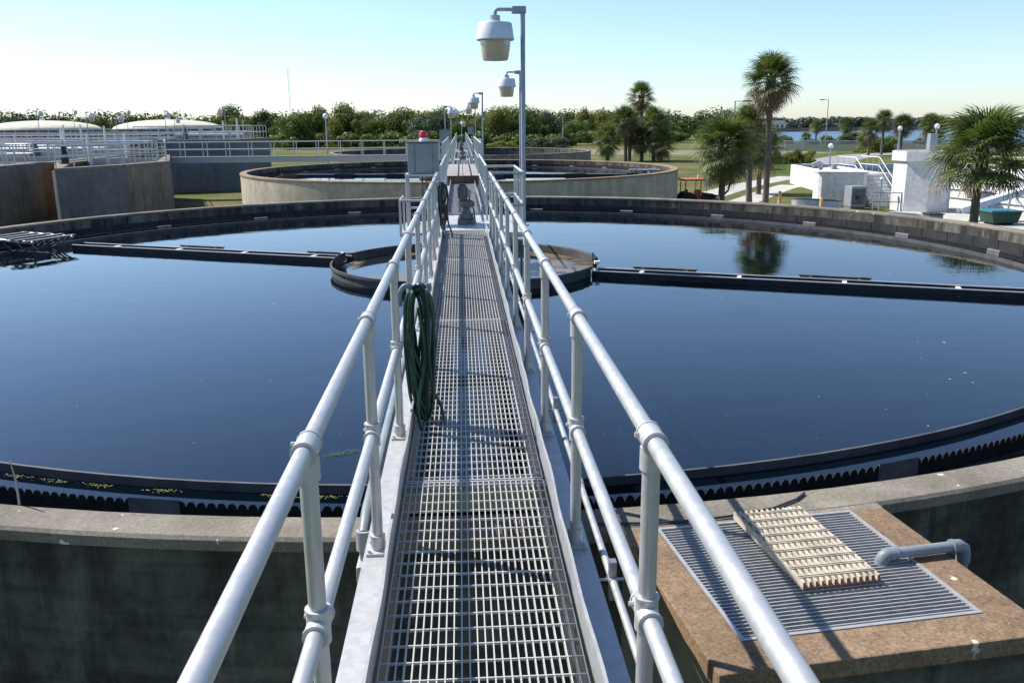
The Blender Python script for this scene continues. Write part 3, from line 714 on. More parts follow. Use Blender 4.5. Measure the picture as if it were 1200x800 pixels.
# ------------------------------------------------------------------ basins on the left
def basin(name, pts, ztop, label, walls, rimm=CONC_RIM):
    cx = sum(p[0] for p in pts) / len(pts); cy = sum(p[1] for p in pts) / len(pts)
    t = thing(name, label, 'basin', (cx, cy, GZ)); n = len(pts)
    for i in range(n):
        a = Vector(pts[i]); b = Vector(pts[(i + 1) % n]); d = (b - a).normalized(); nn = Vector((d.y, -d.x))
        b1 = MB(); q = [a, b, b - nn * .4 - d * .15, a - nn * .4 + d * .15]
        b1.prism([(p.x, p.y) for p in q], GZ, ztop - .12).build('wall', walls[i % len(walls)], t)
    c_ = Vector((cx, cy)); inn = [c_ + (Vector(p) - c_) * (1 - 1.0 / (Vector(p) - c_).length) for p in pts]; b1 = MB()
    for zz in (ztop - .118, ztop): b1.v += [(p[0], p[1], zz) for p in pts] + [(p.x, p.y, zz) for p in inn]
    for i in range(n):
        k = (i + 1) % n; b1.f += [(2 * n + i, 2 * n + k, 3 * n + k, 3 * n + i), (i, k, 2 * n + k, 2 * n + i), (n + k, n + i, 3 * n + i, 3 * n + k), (k, i, n + i, n + k)]
    b1.build('rim', rimm, t)
    MB().add([(p[0], p[1], ztop - .75) for p in pts], [tuple(range(n))]).build('basin_water', SLUDGE, t)
    return t
A = [(-66, 40), (-24.6, 40), (-24.6, 53), (-66, 53)]
basin('aeration_basin', A, -.08, 'long brownish concrete basin at the edge behind the skimmer frame', [CONC_OLD])
B = [(-20.15, 44.7), (-18.2, 48.8), (-17.3, 53.2), (-21.2, 65.5), (-23.4, 65.5), (-23.4, 52)]
basin('angled_basin', B, -.08, 'angled concrete basin with one grey wall and one brown streaked wall', [CONC_GREY, CONC_OLD, CONC_GREY])
Cc = [(-25.6, 70), (-18.2, 72.2), (-17.9, 84), (-25.6, 84)]
basin('tall_basin', Cc, .85, 'taller dark grey concrete basin behind the footbridge', [CONC_GREY, CONC_GREY, CONC_OLD])
D = [(-75, 54), (-24.2, 54), (-26.5, 98), (-75, 98)]
basin('large_basin', D, -.1, 'broad far concrete basin covered with railings', [SUNBROWN := m_concrete('sunlit_brown_wall', (.36, .20, .10), (.22, .13, .08), .5, .8), CONC_OLD])  # brown concrete with the orange of sunlight painted into its colour
rl = [([(-24.8, 41), (-24.8, 52.7), (-60, 52.7)], -.08, 'railing on the brownish basin edge'),
      ([(-60, 47.5), (-25.2, 47.5)], -.08, 'railing across the top of the brownish basin'),
      ([(-20.2, 45), (-18.35, 48.9), (-17.45, 53.2)], -.08, 'railing following the angled basin wall'),
      ([(-21.2, 47.2), (-19.7, 50.5), (-18.9, 54.5)], -.08, 'inner railing of the angled basin'),
      ([(-23.2, 52.2), (-23.2, 65.3), (-21.4, 65.3), (-17.6, 53.5)], -.08, 'railing on the rear edges of the angled basin'),
      ([(-25.3, 70.3), (-18.4, 72.4), (-18.1, 83.7), (-25.3, 83.7)], .85, 'railing round the taller dark grey basin'),
      ([(-25.3, 76), (-18.3, 76)], .85, 'railing across the taller dark grey basin'),
      ([(-70, 57), (-24.8, 57)], -.1, 'front railing of the broad far basin'),
      ([(-70, 65), (-26, 65), (-27.2, 96)], -.1, 'second railing row of the broad far basin'),
      ([(-75, 75), (-28.5, 75)], -.1, 'third railing row of the broad far basin'),
      ([(-75, 83), (-28.5, 83)], -.1, 'fourth railing row of the broad far basin'),
      ([(-75, 92), (-28.5, 92)], .35, 'raised railing row at the back of the broad far basin'),
      ([(-75, 97.5), (-26.8, 97.5)], .6, 'highest railing row before the domes')]
for k, (p, z, lab) in enumerate(rl): railing(p, z, 1.07, lab, 1.15, .030, 1)
for k, (x0, x1, y, z, lab) in enumerate(((-64, -25.6, 44.2, -.08, 'walkway nearest the open end of the brownish basin'), (-64, -25.6, 50.6, -.08, 'walkway on the rear half of the brownish basin'), (-22.8, -18.9, 55.6, -.08, 'short walkway across the angled basin'),
                                        (-72, -25.4, 60.5, -.1, 'front walkway across the broad far basin'), (-72, -26, 71, -.1, 'middle walkway across the broad far basin'), (-72, -26.2, 79.5, .1, 'rear walkway across the broad far basin'), (-72, -26.4, 87, .2, 'last walkway across the broad far basin'), (-25, -18.6, 79.5, .85, 'walkway across the taller grey basin'))):
    tt = thing('basin_walkway', 'pale grated ' + lab, 'walkway', (x0, y, z), 'walkways on the basins')
    MB().box(x0, x1, y - .5, y + .5, z - .05, z + .02).build('deck', CABM, tt); MB().box(x0, x1, y - .56, y - .502, z - .25, z + .12).build('beam', GALV, tt); MB().box(x0, x1, y + .502, y + .56, z - .25, z + .12).build('beam', GALV, tt)
    for sd2 in (-.53, .53): railing([(x0, y + sd2), (x1, y + sd2)], z + .12, 1.0, ('near' if sd2 < 0 else 'rear') + ' railing of the ' + lab, 1.9, .03, 1)
# basin clutter: pale pipes, posts, gate boxes
for k, (x, y, z, h) in enumerate(((-21.8, 53, -.08, 1.6), (-20.8, 56, -.08, 1.6), (-30.5, 70, -.1, 2.2), (-29.2, 70, -.1, 2.2), (-28.6, 73, -.1, 2.1), (-31.6, 72, -.1, 1.9), (-20.5, 78, .85, 1.5), (-19.3, 78, .85, 1.7), (-38, 70, -.1, 1.4), (-36.5, 70, -.1, 1.4), (-34.2, 70, -.1, 1.5), (-33.2, 76, -.1, 1.7))):
    o = MB().tube([(x, y, z), (x, y, z + h)], .07, 10).build('vent_pipe', WHITEP, None, True); tag(o, 'white vent pipe standing on the ' + ('angled basin' if k < 2 else 'taller grey basin' if k in (6, 7) else 'broad far basin'), 'pipe', 'vent pipes on the ' + ('angled basin' if k < 2 else 'taller grey basin' if k in (6, 7) else 'broad far basin'))
for k, (x, y, z) in enumerate(((-26.9, 50.5, -.2), (-30, 72, -.1), (-33.5, 65, -.1))):
    pass
for k, (x0, x1, y, z) in enumerate(((-60, -25.8, 50, .35), (-70, -28, 71.5, .25), (-70, -28, 79, .3), (-70, -28, 87.5, .5), (-25.2, -19.2, 80, 1.15))):
    tt = thing('air_pipe', 'pale air pipe lying across ' + ('the brownish basin', 'the middle of the broad far basin', 'the rear of the broad far basin', 'the last bay of the broad far basin', 'the taller grey basin')[k], 'pipe', (x0, y, z - .3), 'air pipes on the basins')
    MB().tube([(x0, y, z), (x1, y, z)], .16, 10).build('pipe', GALV, tt, True)
    n = 8
    for q in range(n):
        x = x0 + (x1 - x0) * (q + .5) / n; MB().box(x - .08, x + .08, y - .12, y + .12, z - .32, z - .12).build('saddle', GREYM, tt)
for k, (x, y, z, sx, h, lab) in enumerate(((-22.0, 50.2, -.08, .45, 1.05, 'dark cone shaped machine at the railing above the brownish basin'), (-31, 66, -.1, .9, .9, 'grey gate actuator box among the basin railings'), (-22.9, 75, .85, .6, 1.0, 'grey actuator box on the taller basin'))):
    tt = thing('gate_actuator', lab, 'machine', (x, y, z))
    MB().lathe([(sx * .42, 0), (sx * .45, h * .12), (sx * .45, h * .45), (sx * .38, h * .5), (sx * .25, h * .95), (0, h)], 16, (x, y, z)).build('housing', BLACKP if k == 0 else MOTOR, tt, True)
    MB().tube([(x, y, z + h), (x, y, z + h + .25)], .05, 8).build('stem_cover', GALV, tt, True); MB().box(x - sx * .5, x + sx * .5, y - sx * .5, y + sx * .5, z, z + .06).build('base', GREYM, tt)
# side footbridge
t = thing('footbridge', 'pale footbridge crossing from the basins to the walkway behind the tan tank', 'footbridge', (-10, 64, -.6))
for y in (63.45, 64.5):
    MB().box(-21.5, -.72, y, y + .06, -.62, -.24).build('girder', GALV, t); MB().box(-21.5, -.72, y - .06, y + .12, -.239, -.2).build('flange', GALV, t)
MB().box(-21.5, -.72, 63.52, 64.49, -.26, -.24).build('deck', GRAT, t)
railing([(-21.4, 63.45), (-.8, 63.45)], -.2, 1.0, 'near railing of the side footbridge', 1.55, .028, 1)
railing([(-21.4, 64.55), (-.8, 64.55)], -.2, 1.0, 'rear railing of the side footbridge', 1.55, .028, 1)
# digester domes
for (x, y, r_, lab) in ((-50.2, 110, 6.5, 'low cream dome at the outer end of the far basins'), (-35.4, 110, 6.3, 'low cream dome behind the taller grey basin')):
    t = thing('digester_dome', lab, 'dome', (x, y, GZ), 'cream digester domes')
    MB().lathe([(r_, GZ), (r_, 1.5), (r_ + .12, 1.5), (r_ + .12, 1.66), (r_ - .05, 1.66)], 64, (x, y, 0)).build('wall', CONC_GREY, t, True)
    pr = [(r_ * math.cos(q * math.pi / 24), 1.62 + 1.12 * math.sin(q * math.pi / 24)) for q in range(13)]
    MB().lathe(pr, 64, (x, y, 0)).build('dome_cover', DOMEM, t, True)
    MB().tube([(x, y, 2.72), (x, y, 2.95)], .3, 12).build('vent', WHITEP, t, True)
for (x, y, zt, lab) in ((-36.9, 80, 3.45, 'lamp post above the outer dome, lamp facing the walkway'), (-42.3, 100, 3.85, 'lamp post in front of the outer dome crown'), (-22.4, 54.7, 2.8, 'lamp post with box lamp at the angled basin'), (-36.6, 100, 3.8, 'lamp post in the gap between the two domes'),
                      (-26, 80, 3.25, 'lamp post before the left slope of the dome behind the tall basin'), (-32.5, 100, 3.65, 'lamp post before the crown of the dome behind the tall basin'), (-20.6, 54.5, 2.7, 'lamp post with box lamp on the angled basin rear'), (-25.2, 80, 2.75, 'short lamp post on the tall basin')):
    lamp(x, y, -.08 if y < 70 else (-.1 if x < -26 else .0), zt, lab, .5, .6)
lamp(-20.8, 80, .85, 3.55, 'lamp post on the tall basin corner with lamp facing the basins', -.5, .8)
def globe_lamp(x, y, z0, zt, label, r_=.3):
    t = thing('globe_lamp', label, 'lamp post', (x, y, z0), 'globe lamp posts')
    MB().tube([(x, y, z0), (x, y, zt - r_)], .05, 10).build('pole', POLEM, t, True)
    MB().tube([(x, y, zt - r_ * 1.4), (x, y, zt - r_ * .8)], .1, 12).build('collar', POLEM, t, True)
    MB().lathe([(r_ * math.cos(q), zt - r_ * .3 + r_ * math.sin(q)) for q in [(-.5 + k / 12) * math.pi for k in range(13)]], 20, (x, y, 0)).build('globe', GLOBE, t, True)
globe_lamp(-9.8, 65.3, GZ, 2.6, 'white globe lamp post behind the side footbridge', .2)
# radio mast
t = thing('radio_mast', 'thin lattice radio mast rising above the woods', 'mast', (-60, 320, GZ))
for k in range(3):
    a = k * TAU / 3; MB().tube([(-60 + .5 * math.cos(a), 320 + .5 * math.sin(a), GZ), (-60 + .25 * math.cos(a), 320 + .25 * math.sin(a), 21)], .045, 5).build('leg', LAMPW, t)
for k in range(16):
    z = GZ + 1.5 + k * 1.45; a = k * 2.1; MB().tube([(-60 + .45 * math.cos(a), 320 + .45 * math.sin(a), z), (-60 + .45 * math.cos(a + 2.1), 320 + .45 * math.sin(a + 2.1), z + 1.2)], .025, 4).build('brace', LAMPW, t)

# ------------------------------------------------------------------ white structures on the right
t = thing('white_basin', 'long low white walled basin beside the lawn', 'basin', (27, 65, GZ))
wa = [(25.6, 57.8), (27.9, 73), (40, 72), (38, 57)]
for i in range(4):
    a = Vector(wa[i]); b_ = Vector(wa[(i + 1) % 4]); d = (b_ - a).normalized(); nn = Vector((d.y, -d.x))
    MB().prism([tuple(p) for p in (a, b_, b_ + nn * .25 - d * .1, a + nn * .25 + d * .1)], GZ, -1.62).build('wall', WHITEC, t)
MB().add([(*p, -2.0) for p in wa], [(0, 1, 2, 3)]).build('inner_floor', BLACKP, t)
t = thing('white_shed', 'white pump shed with shallow hipped roof by the white tower', 'shed', (22.9, 53, GZ))
sa = Vector((21.9, 52.6)); ax_ = Vector((.96, -.28)); ay_ = Vector((.28, .96))
def sp(u, v): p = sa + ax_ * u + ay_ * v; return (p.x, p.y)
MB().prism([sp(.18, 0), sp(2.6, 0), sp(2.8, .2), sp(2.8, 2.8), sp(0, 2.8), sp(0, .18)], GZ, -1.18).build('wall', WHITEC, t)
r4 = [sp(-.08, -.08), sp(2.9, -.08), sp(2.9, 2.9), sp(-.08, 2.9)]; rm = sp(1.3, 1.4)
MB().add([(*p, -1.178) for p in r4] + [(*p, -1.10) for p in r4] + [(*rm, -.82)], [(0, 1, 5, 4), (1, 2, 6, 5), (2, 3, 7, 6), (3, 0, 4, 7), (4, 5, 8), (5, 6, 8), (6, 7, 8), (7, 4, 8), (3, 2, 1, 0)]).build('roof', WHITEC, t)
MB().tube([(*sp(.2, 1.2), -1.1), (*sp(.2, 1.2), -.7), (*sp(.05, 1.1), -.6), (*sp(-.35, 1.0), -.75)], .13, 12).build('exhaust_pipe', GALV, t, True)
MB().lathe([(.22, -1.0), (.16, -.75), (0, -.72)], 14, (*sp(.9, .7), 0)).build('roof_vent', CABM, t, True)
t = thing('equipment_box', 'grey equipment box standing in front of the white shed', 'box', (23.3, 50.6, GZ))
MB().box(22.95, 23.85, 50.2, 51.2, GZ + .15, -1.85).build('housing', CABM, t, False, .02); MB().box(23.02, 23.78, 50.17, 50.198, GZ + .3, -2.0).build('door', GREYM, t); MB().box(22.98, 23.82, 50.25, 51.15, GZ, GZ + .148).build('plinth', CONC_OLD, t)
MB().box(23.2, 23.42, 50.15, 50.168, -2.6, -2.4).build('panel_label', BLACKP, t)
t = thing('white_tower', 'tall octagonal white concrete tank with wider top ring', 'tank', (26.75, 49.5, GZ))
oc = [(26.75 + 1.62 * math.cos(R(22.5 + 45 * k + 8)), 49.5 + 1.62 * math.sin(R(22.5 + 45 * k + 8))) for k in range(8)]
oc2 = [(26.75 + 1.76 * math.cos(R(22.5 + 45 * k + 8)), 49.5 + 1.76 * math.sin(R(22.5 + 45 * k + 8))) for k in range(8)]
oc3 = [(26.75 + 1.5 * math.cos(R(22.5 + 45 * k + 8)), 49.5 + 1.5 * math.sin(R(22.5 + 45 * k + 8))) for k in range(8)]
n = 8
MB().prism(oc, GZ, -.35).build('wall', WHITEC, t)
MB().add([(*p, -.349) for p in oc2] + [(*p, .2) for p in oc2] + [(*p, .2) for p in oc3] + [(*p, -.1) for p in oc3], [tuple(reversed(range(8)))] + [(i, (i + 1) % 8, 8 + (i + 1) % 8, 8 + i) for i in range(8)] + [(8 + i, 8 + (i + 1) % 8, 16 + (i + 1) % 8, 16 + i) for i in range(8)] + [(16 + i, 16 + (i + 1) % 8, 24 + (i + 1) % 8, 24 + i) for i in range(8)] + [tuple(range(24, 32))]).build('top_ring', WHITEC, t)
o = MB().box(26.9, 27.35, 49.3, 49.7, -.1, 1.15).build('gate_post', CABM, None, False, .02); tag(o, 'grey gate operator post on top of the white tower', 'operator')
globe_lamp(25.2, 49.6, -.1, 1.5, 'globe lamp on the near side of the white tower top', .13); globe_lamp(27.6, 50.0, -.1, 1.6, 'globe lamp beside the grey post on the white tower', .15)
globe_lamp(24.6, 57.5, -1.62, .35, 'globe lamp rising behind the white shed roof', .17)
globe_lamp(24.4, 49.6, GZ, -1.35, 'small globe lamp between the shed and the stairs', .1)
# stairs beside the tower
t = thing('white_stair', 'white concrete steps with railings between the shed and the tower', 'stairs', (25.4, 54, GZ))
for k in range(9): MB().box(24.9 - .0, 26.6, 51.6 + k * .3, 51.6 + (k + 1) * .3 - .002, GZ, GZ + .2 * (k + 1)).build('step', WHITEC, t)
MB().box(24.7, 27.2, 54.31, 57.2, GZ, -1.35).build('landing', WHITEC, t)
for x, lab in ((24.95, 'stair railing at the shed side of the white steps'), (26.5, 'stair railing at the tower side of the white steps')):
    railing([(x, 51.7), (x, 54.4), (x, 57)], 0, 1.0, lab, .9, .02, 1, 'white stair railings', WHITEP, [GZ + .2, -1.35, -1.35])
railing([(23.9, 49.4), (26, 48.6)], GZ, 1.05, 'grey guard railing before the white steps', .8, .024, 1, 'guard railings by the white steps', GREYM)
# white rear wall, conveyor, skip, posts
t = thing('white_block', 'white blockwork building wall behind the nearest palm', 'building', (36, 53, GZ))
wz = -1.25
MB().prism([(29.3, 55.5), (31, 42), (46, 42), (46, 55.5)], GZ, wz).build('wall', WHITEC, t)
d = (Vector((31, 42)) - Vector((29.3, 55.5))).normalized(); nn = Vector((d.y, -d.x))
for k in range(3): MB().obox((29.3, 55.5), d, (.05, 13.4), nn, (.0, .05), GZ + .5 + k * .5, GZ + .54 + k * .5).build('pipe_line', GREYM, t)
MB().obox((29.3, 55.5), d, (0, 13.6), nn, (-.3, .08), wz + .001, wz + .12).build('wall_cap', WHITEC, t)
MB().obox((29.3, 55.5), d, (5.2, 5.9), nn, (.002, .3), GZ + 1.0, GZ + 1.5).build('wall_box', GREYM, t)
railing([(29.4, 55.4), (31.1, 42.1)], wz + .12, 1.0, 'railing on top of the white blockwork wall', 1.8, .03, 1)
t = thing('conveyor', 'pale inclined conveyor trough rising toward the edge by the green skip', 'conveyor', (30, 46, GZ))
p0 = Vector((25.7, 43.6, -2.5)); p1 = Vector((30.5, 43.0, -.95)); dd = (p1 - p0).normalized(); sd_ = Vector((dd.y, -dd.x, 0)).normalized(); uu = sd_.cross(dd) * -1
def trough(o, a, b, z0, z1, m, name):
    q = [p0 + sd_ * a + uu * z0, p0 + sd_ * b + uu * z0, p0 + sd_ * b + uu * z1, p0 + sd_ * a + uu * z1]; L = (p1 - p0)
    MB().add(q + [v + L for v in q], [(3, 2, 1, 0), (4, 5, 6, 7), (0, 1, 5, 4), (1, 2, 6, 5), (2, 3, 7, 6), (3, 0, 4, 7)]).build(name, m, t)
trough(0, -.3, .3, 0, .04, WHITEP, 'floor'); trough(0, -.34, -.301, 0, .3, LAMPW, 'side'); trough(0, .301, .34, 0, .3, LAMPW, 'side')
for k in (.18, .5, .85):
    q = p0.lerp(p1, k); MB().tube([(q.x, q.y, GZ), (q.x + .15, q.y, q.z)], .05, 8).build('leg', WHITEP, t)
    MB().tube([(q.x + 1.2, q.y - .5, GZ), (q.x + .15, q.y, q.z)], .035, 8).build('brace', WHITEP, t)
railing([(27.6, 40.2), (30.6, 39.2)], GZ, 1.05, 'white guard railing before the conveyor', 1.3, .03, 1, 'guard railings by the white steps', WHITEP)
t = thing('waste_skip', 'open green waste skip with teal lid under the conveyor', 'skip', (26.9, 41.9, GZ))
GRN = m_plain('green_skip', (.007, .05, .026), .5, 0, .3, 2); TEAL = m_plain('teal_lid', (.03, .16, .20), .5, 0, .25, 2)
x0, y0, z0 = 26.1, 41.4, GZ + .12
vs = [(x0 + .15, y0, z0), (x0 + 1.4, y0, z0), (x0 + 1.4, y0 + 1.1, z0), (x0 + .15, y0 + 1.1, z0), (x0, y0 - .05, z0 + .52), (x0 + 1.55, y0 - .05, z0 + .52), (x0 + 1.55, y0 + 1.15, z0 + .52), (x0, y0 + 1.15, z0 + .52)]
MB().add(vs, [(3, 2, 1, 0), (0, 1, 5, 4), (1, 2, 6, 5), (2, 3, 7, 6), (3, 0, 4, 7)]).build('bin', GRN, t)
MB().box(x0 - .05, x0 + .85, y0 - .1, y0 + 1.2, z0 + .53, z0 + .62).build('lid', TEAL, t, False, .01); MB().box(x0 + .87, x0 + 1.6, y0 - .1, y0 + 1.2, z0 + .53, z0 + .60).build('lid', TEAL, t, False, .01)
MB().box(x0 + .3, x0 + .5, y0 + .1, y0 + 1.0, GZ, z0 - .001).build('skid', BLACKP, t); MB().box(x0 + 1.1, x0 + 1.25, y0 + .1, y0 + 1.0, GZ, z0 - .001).build('skid', BLACKP, t)
t = thing('waste_skip', 'small dark bin beside the palm trunk and the green skip', 'bin', (23.6, 42.2, GZ))
MB().prism([(23.3, 42.0), (24.0, 42.0), (24.0, 42.7), (23.3, 42.7)], GZ, GZ + .5).build('bin', MOTOR, t, False, .02); MB().box(23.26, 24.04, 41.96, 42.74, GZ + .501, GZ + .56).build('lid', BLACKP, t)
YEL = m_plain('yellow_paint', (.62, .42, .14), .6, 0, .2, 3)
for (x, y, h, lab) in ((19.0, 51.2, 1.05, 'pale yellow bollard on the lawn before the white basin'), (20.4, 48.4, .9, 'yellow bollard by the low white wall')):
    t = thing('bollard', lab, 'bollard', (x, y, GZ)); MB().lathe([(.1, 0), (.1, h - .05), (.07, h), (0, h + .01)], 14, (x, y, GZ)).build('post', YEL, t, True); MB().lathe([(.18, 0), (.18, .06), (.1, .07)], 14, (x, y, GZ)).build('footing', CONC_OLD, t, True)
t = thing('low_wall', 'low white retaining wall in front of the white shed', 'wall', (21, 50, GZ))
MB().prism([(19.9, 51.6), (21.9, 49.4), (22.1, 49.6), (20.1, 51.8)], GZ, GZ + .55).build('wall', WHITEC, t); MB().prism([(19.86, 51.62), (21.9, 49.36), (22.14, 49.6), (20.1, 51.86)], GZ + .551, GZ + .62).build('cap', CONC_RIM, t)

# ------------------------------------------------------------------ tractor
ORG = m_plain('orange_red_paint', (.50, .10, .05), .5, 0, .25, 3); TYRE = m_plain('tyre_rubber', (.02, .02, .02), .85, 0, .3, 6)
t = thing('tractor', 'orange canopied tractor loader with black bucket parked behind the tan tank', 'tractor', (13.6, 48, GZ))
tx, ty, tz = 12.4, 48.0, GZ
def tb(n_, x0, x1, y0, y1, z0, z1, m, bv=.02): return MB().box(tx + x0, tx + x1, ty + y0, ty + y1, tz + z0, tz + z1).build(n_, m, t, False, bv)
tb('chassis', .2, 2.5, -.3, .3, .45, .75, BLACKP); tb('hood', 1.25, 2.5, -.32, .32, .76, 1.25, BLACKP, .05); tb('grille', 2.5, 2.56, -.3, .3, .78, 1.2, GREYM)
tb('fender', -.1, .75, -.85, -.45, .95, 1.1, BLACKP); tb('fender', -.1, .75, .45, .85, .95, 1.1, BLACKP); tb('seat', .25, .7, -.25, .25, .95, 1.1, BLACKP, .04); tb('seat_back', .2, .3, -.25, .25, 1.11, 1.6, BLACKP, .04)
tb('side_panel', .72, 1.15, -.56, -.46, .6, 1.6, ORG); tb('dash', 1.1, 1.25, -.25, .25, 1.0, 1.4, BLACKP)
for x in (-.05, 1.15):
    for y in (-.6, .6): MB().tube([(tx + x, ty + y, tz + .9), (tx + x + .05, ty + y, tz + 2.12)], .04, 8).build('canopy_post', ORG, t)
tb('canopy', -.25, 1.5, -.75, .75, 2.12, 2.22, ORG, .03); tb('plate', 1.5, 2.05, -.5, -.46, 1.72, 2.1, WHITEP, .005); MB().tube([(tx + 1.7, ty - .44, tz + 1.25), (tx + 1.7, ty - .44, tz + 1.75)], .02, 6).build('plate_post', GREYM, t)
tb('beacon', 1.1, 1.22, -.06, .06, 2.221, 2.42, WHITEP, .02)
for (x, r_, wd) in ((.32, .72, .42), (2.2, .45, .32)):
    for s in (-1, 1):
        cy_ = ty + s * .64; b = MB(); 
        pr = [(r_ * .55, -wd / 2), (r_ * .9, -wd / 2), (r_, -wd * .36), (r_, wd * .36), (r_ * .9, wd / 2), (r_ * .55, wd / 2)]
        b.lathe(pr, 28); b.v = [(tx + x + v[0], cy_ + v[2], tz + r_ + v[1]) for v in b.v]; wh = b.build('tyre', TYRE, t, True)
        b = MB().lathe([(0, -wd * .2), (r_ * .3, -wd * .22), (r_ * .56, -wd * .42), (r_ * .56, wd * .42), (r_ * .3, wd * .22), (0, wd * .2)], 24); b.v = [(tx + x + v[0], cy_ + v[2], tz + r_ + v[1]) for v in b.v]; b.build('rim', GREYM, wh, True)
for s in (-.5, .5):
    MB().tube([(tx + 1.3, ty + s, tz + 1.35), (tx + 2.6, ty + s, tz + 1.2), (tx + 3.35, ty + s, tz + .45)], .06, 8).build('loader_arm', BLACKP, t); MB().tube([(tx + 1.5, ty + s, tz + .7), (tx + 2.6, ty + s, tz + 1.1)], .04, 8).build('hydraulic_ram', STEELB, t)
b = MB(); pf = [(3.3, .9), (3.25, .3), (3.45, .12), (4.05, .1), (4.05, .14), (3.48, .18), (3.32, .34), (3.36, .9)]
b.add([(tx + p[0], ty - .85, tz + p[1]) for p in pf] + [(tx + p[0], ty + .85, tz + p[1]) for p in pf], [tuple(range(8)), tuple(reversed(range(8, 16)))] + [(i, 8 + i, 8 + (i + 1) % 8, (i + 1) % 8) for i in range(8)]).build('bucket', BLACKP, t)
# back-hoe boom, folded up
MB().tube([(tx + 2.7, ty - .1, tz + .9), (tx + 3.5, ty - .1, tz + 1.5), (tx + 3.75, ty - .1, tz + 2.15)], .09, 8).build('boom', BLACKP, t)
t.scale = (.72, .9, .93); t.location.x -= .45

# ------------------------------------------------------------------ street lights and fence
def street_light(x, y, zt, arm, label):
    t = thing('street_light', label, 'street light', (x, y, GZ), 'street lights beyond the tanks')
    MB().tube([(x, y, GZ), (x, y, zt)], [.12, .08], 8).build('pole', POLEM, t, True); MB().tube([(x, y, zt - .05), (x + arm, y, zt)], .05, 6).build('arm', POLEM, t, True)
    MB().box(*sorted((x + arm * .8, x + arm * 1.6)), y - .25, y + .25, zt - .12, zt + .08).build('head', MOTOR, t, False, .03)
street_light(80, 190, 6.5, -1.2, 'tall street light on the bay shore road'); street_light(35, 112, 4.5, 1.3, 'street light behind the bushy palm')
street_light(52.5, 175, 4.3, -1.1, 'farther street light behind the bushy palm'); street_light(22, 190, 3.2, .6, 'thin far pole before the woods')
t = thing('chain_fence', 'chain link fence along the bay shore road', 'fence', (65, 150, GZ))
def m_mesh():
    tt = NT('chain_link'); tt.col((.34, .36, .36)); m = tt.set(.5, .5); tr_ = tt.n('BsdfTransparent'); mx = tt.n('MixShader'); mx.inputs[0].default_value = .45
    out = tt.t.nodes['Material Output']; tt.l(tr_.outputs[0], mx.inputs[1]); tt.l(tt.b.outputs[0], mx.inputs[2]); tt.l(mx.outputs[0], out.inputs[0]); return m
CH = m_mesh(); fl = [(46, 166), (58, 155), (72, 148), (88, 143), (110, 140)]
for i in range(len(fl) - 1):
    a = Vector(fl[i]); b_ = Vector(fl[i + 1]); d = (b_ - a).normalized(); nn = Vector((-d.y, d.x)); L = (b_ - a).length
    MB().obox(a, d, (0, L), nn, (-.01, .01), GZ + .05, GZ + 1.75).build('wire_mesh', CH, t); MB().tube([(a.x, a.y, GZ + 1.78), (b_.x, b_.y, GZ + 1.78)], .04, 6).build('top_rail', GALV, t)
    for k in range(int(L / 3)): q = a + d * 3 * k; inst(FPM.data, 'post', t, (q.x - 65, q.y - 150, 0), (0, 0, 0), (.05, .05, 1.85))

# ------------------------------------------------------------------ palms
def frond_mesh(seg=24, L=1.0, pet=1.0, seed=0, w=.025):
    """fan leaf pointing along +x, petiole from the origin"""
    rg = random.Random(seed); b = MB()
    b.tube([(0, 0, 0), (pet * .5, 0, .05), (pet, 0, .02)], [.024, .018, .014], 4)
    for i in range(seg):
        a = (i / (seg - 1) - .5) * R(255); l = L * (1 - .28 * abs(a) / R(128)) * rg.uniform(.86, 1.08)
        d = Vector((math.cos(a), math.sin(a), 0)); n = Vector((-d.y, d.x, 0)); base = Vector((pet - .02, 0, .02)) + Vector((.14 * math.cos(a * .5), 0, 0))
        dr = rg.uniform(.18, .42); k0 = len(b.v); fold = .5 if i % 2 else -.5
        for (q, ww, dz) in ((0, .25, 0), (.35, 1, .035), (.7, .75, -.05), (1, .08, -dr)):
            p = base + d * l * q * (1 - .10 * q * q) + Vector((0, 0, dz * l - abs(math.sin(a)) * .10 * q)); hw = w * ww
            b.v += [tuple(p - n * hw), tuple(p + n * hw + Vector((0, 0, fold * hw)))]
        b.f += [(k0 + 2 * q, k0 + 2 * q + 1, k0 + 2 * q + 3, k0 + 2 * q + 2) for q in range(3)]
    return b
FR = [frond_mesh(28, 1.12, .95, s).build('fr', m, None) for s, m in ((1, FROND), (2, FROND), (3, FROND_G), (4, DEADF))]; PROTO += FR
def trunk_pts(x, y, z0, z1, lean, rg):
    n = 6; return [(x + lean[0] * (k / n) ** 1.5 + rg.uniform(-.02, .02), y + lean[1] * (k / n) ** 1.5, z0 + (z1 - z0) * k / n) for k in range(n + 1)]
def crown_frames(nf, size, dead, rg, low=-48):
    out = []
    for k in range(nf):
        u = k / (nf - 1); el = R(82 - (82 - low) * u ** 1.08 + rg.uniform(-8, 8)); az = k * 2.39996 + rg.uniform(-.2, .2)
        which = 3 if u > 1 - dead and rg.random() < .75 else (2 if u > .5 and rg.random() < .6 else rg.choice((0, 1)))
        s = size * rg.uniform(.85, 1.1) * (.92 if u < .12 else 1)
        out.append((Matrix.Rotation(az, 4, 'Z') @ Matrix.Rotation(-el, 4, 'Y') @ Matrix.Rotation(rg.uniform(-.5, .5), 4, 'X') @ Matrix.Scale(s, 4), which, u))
    return out
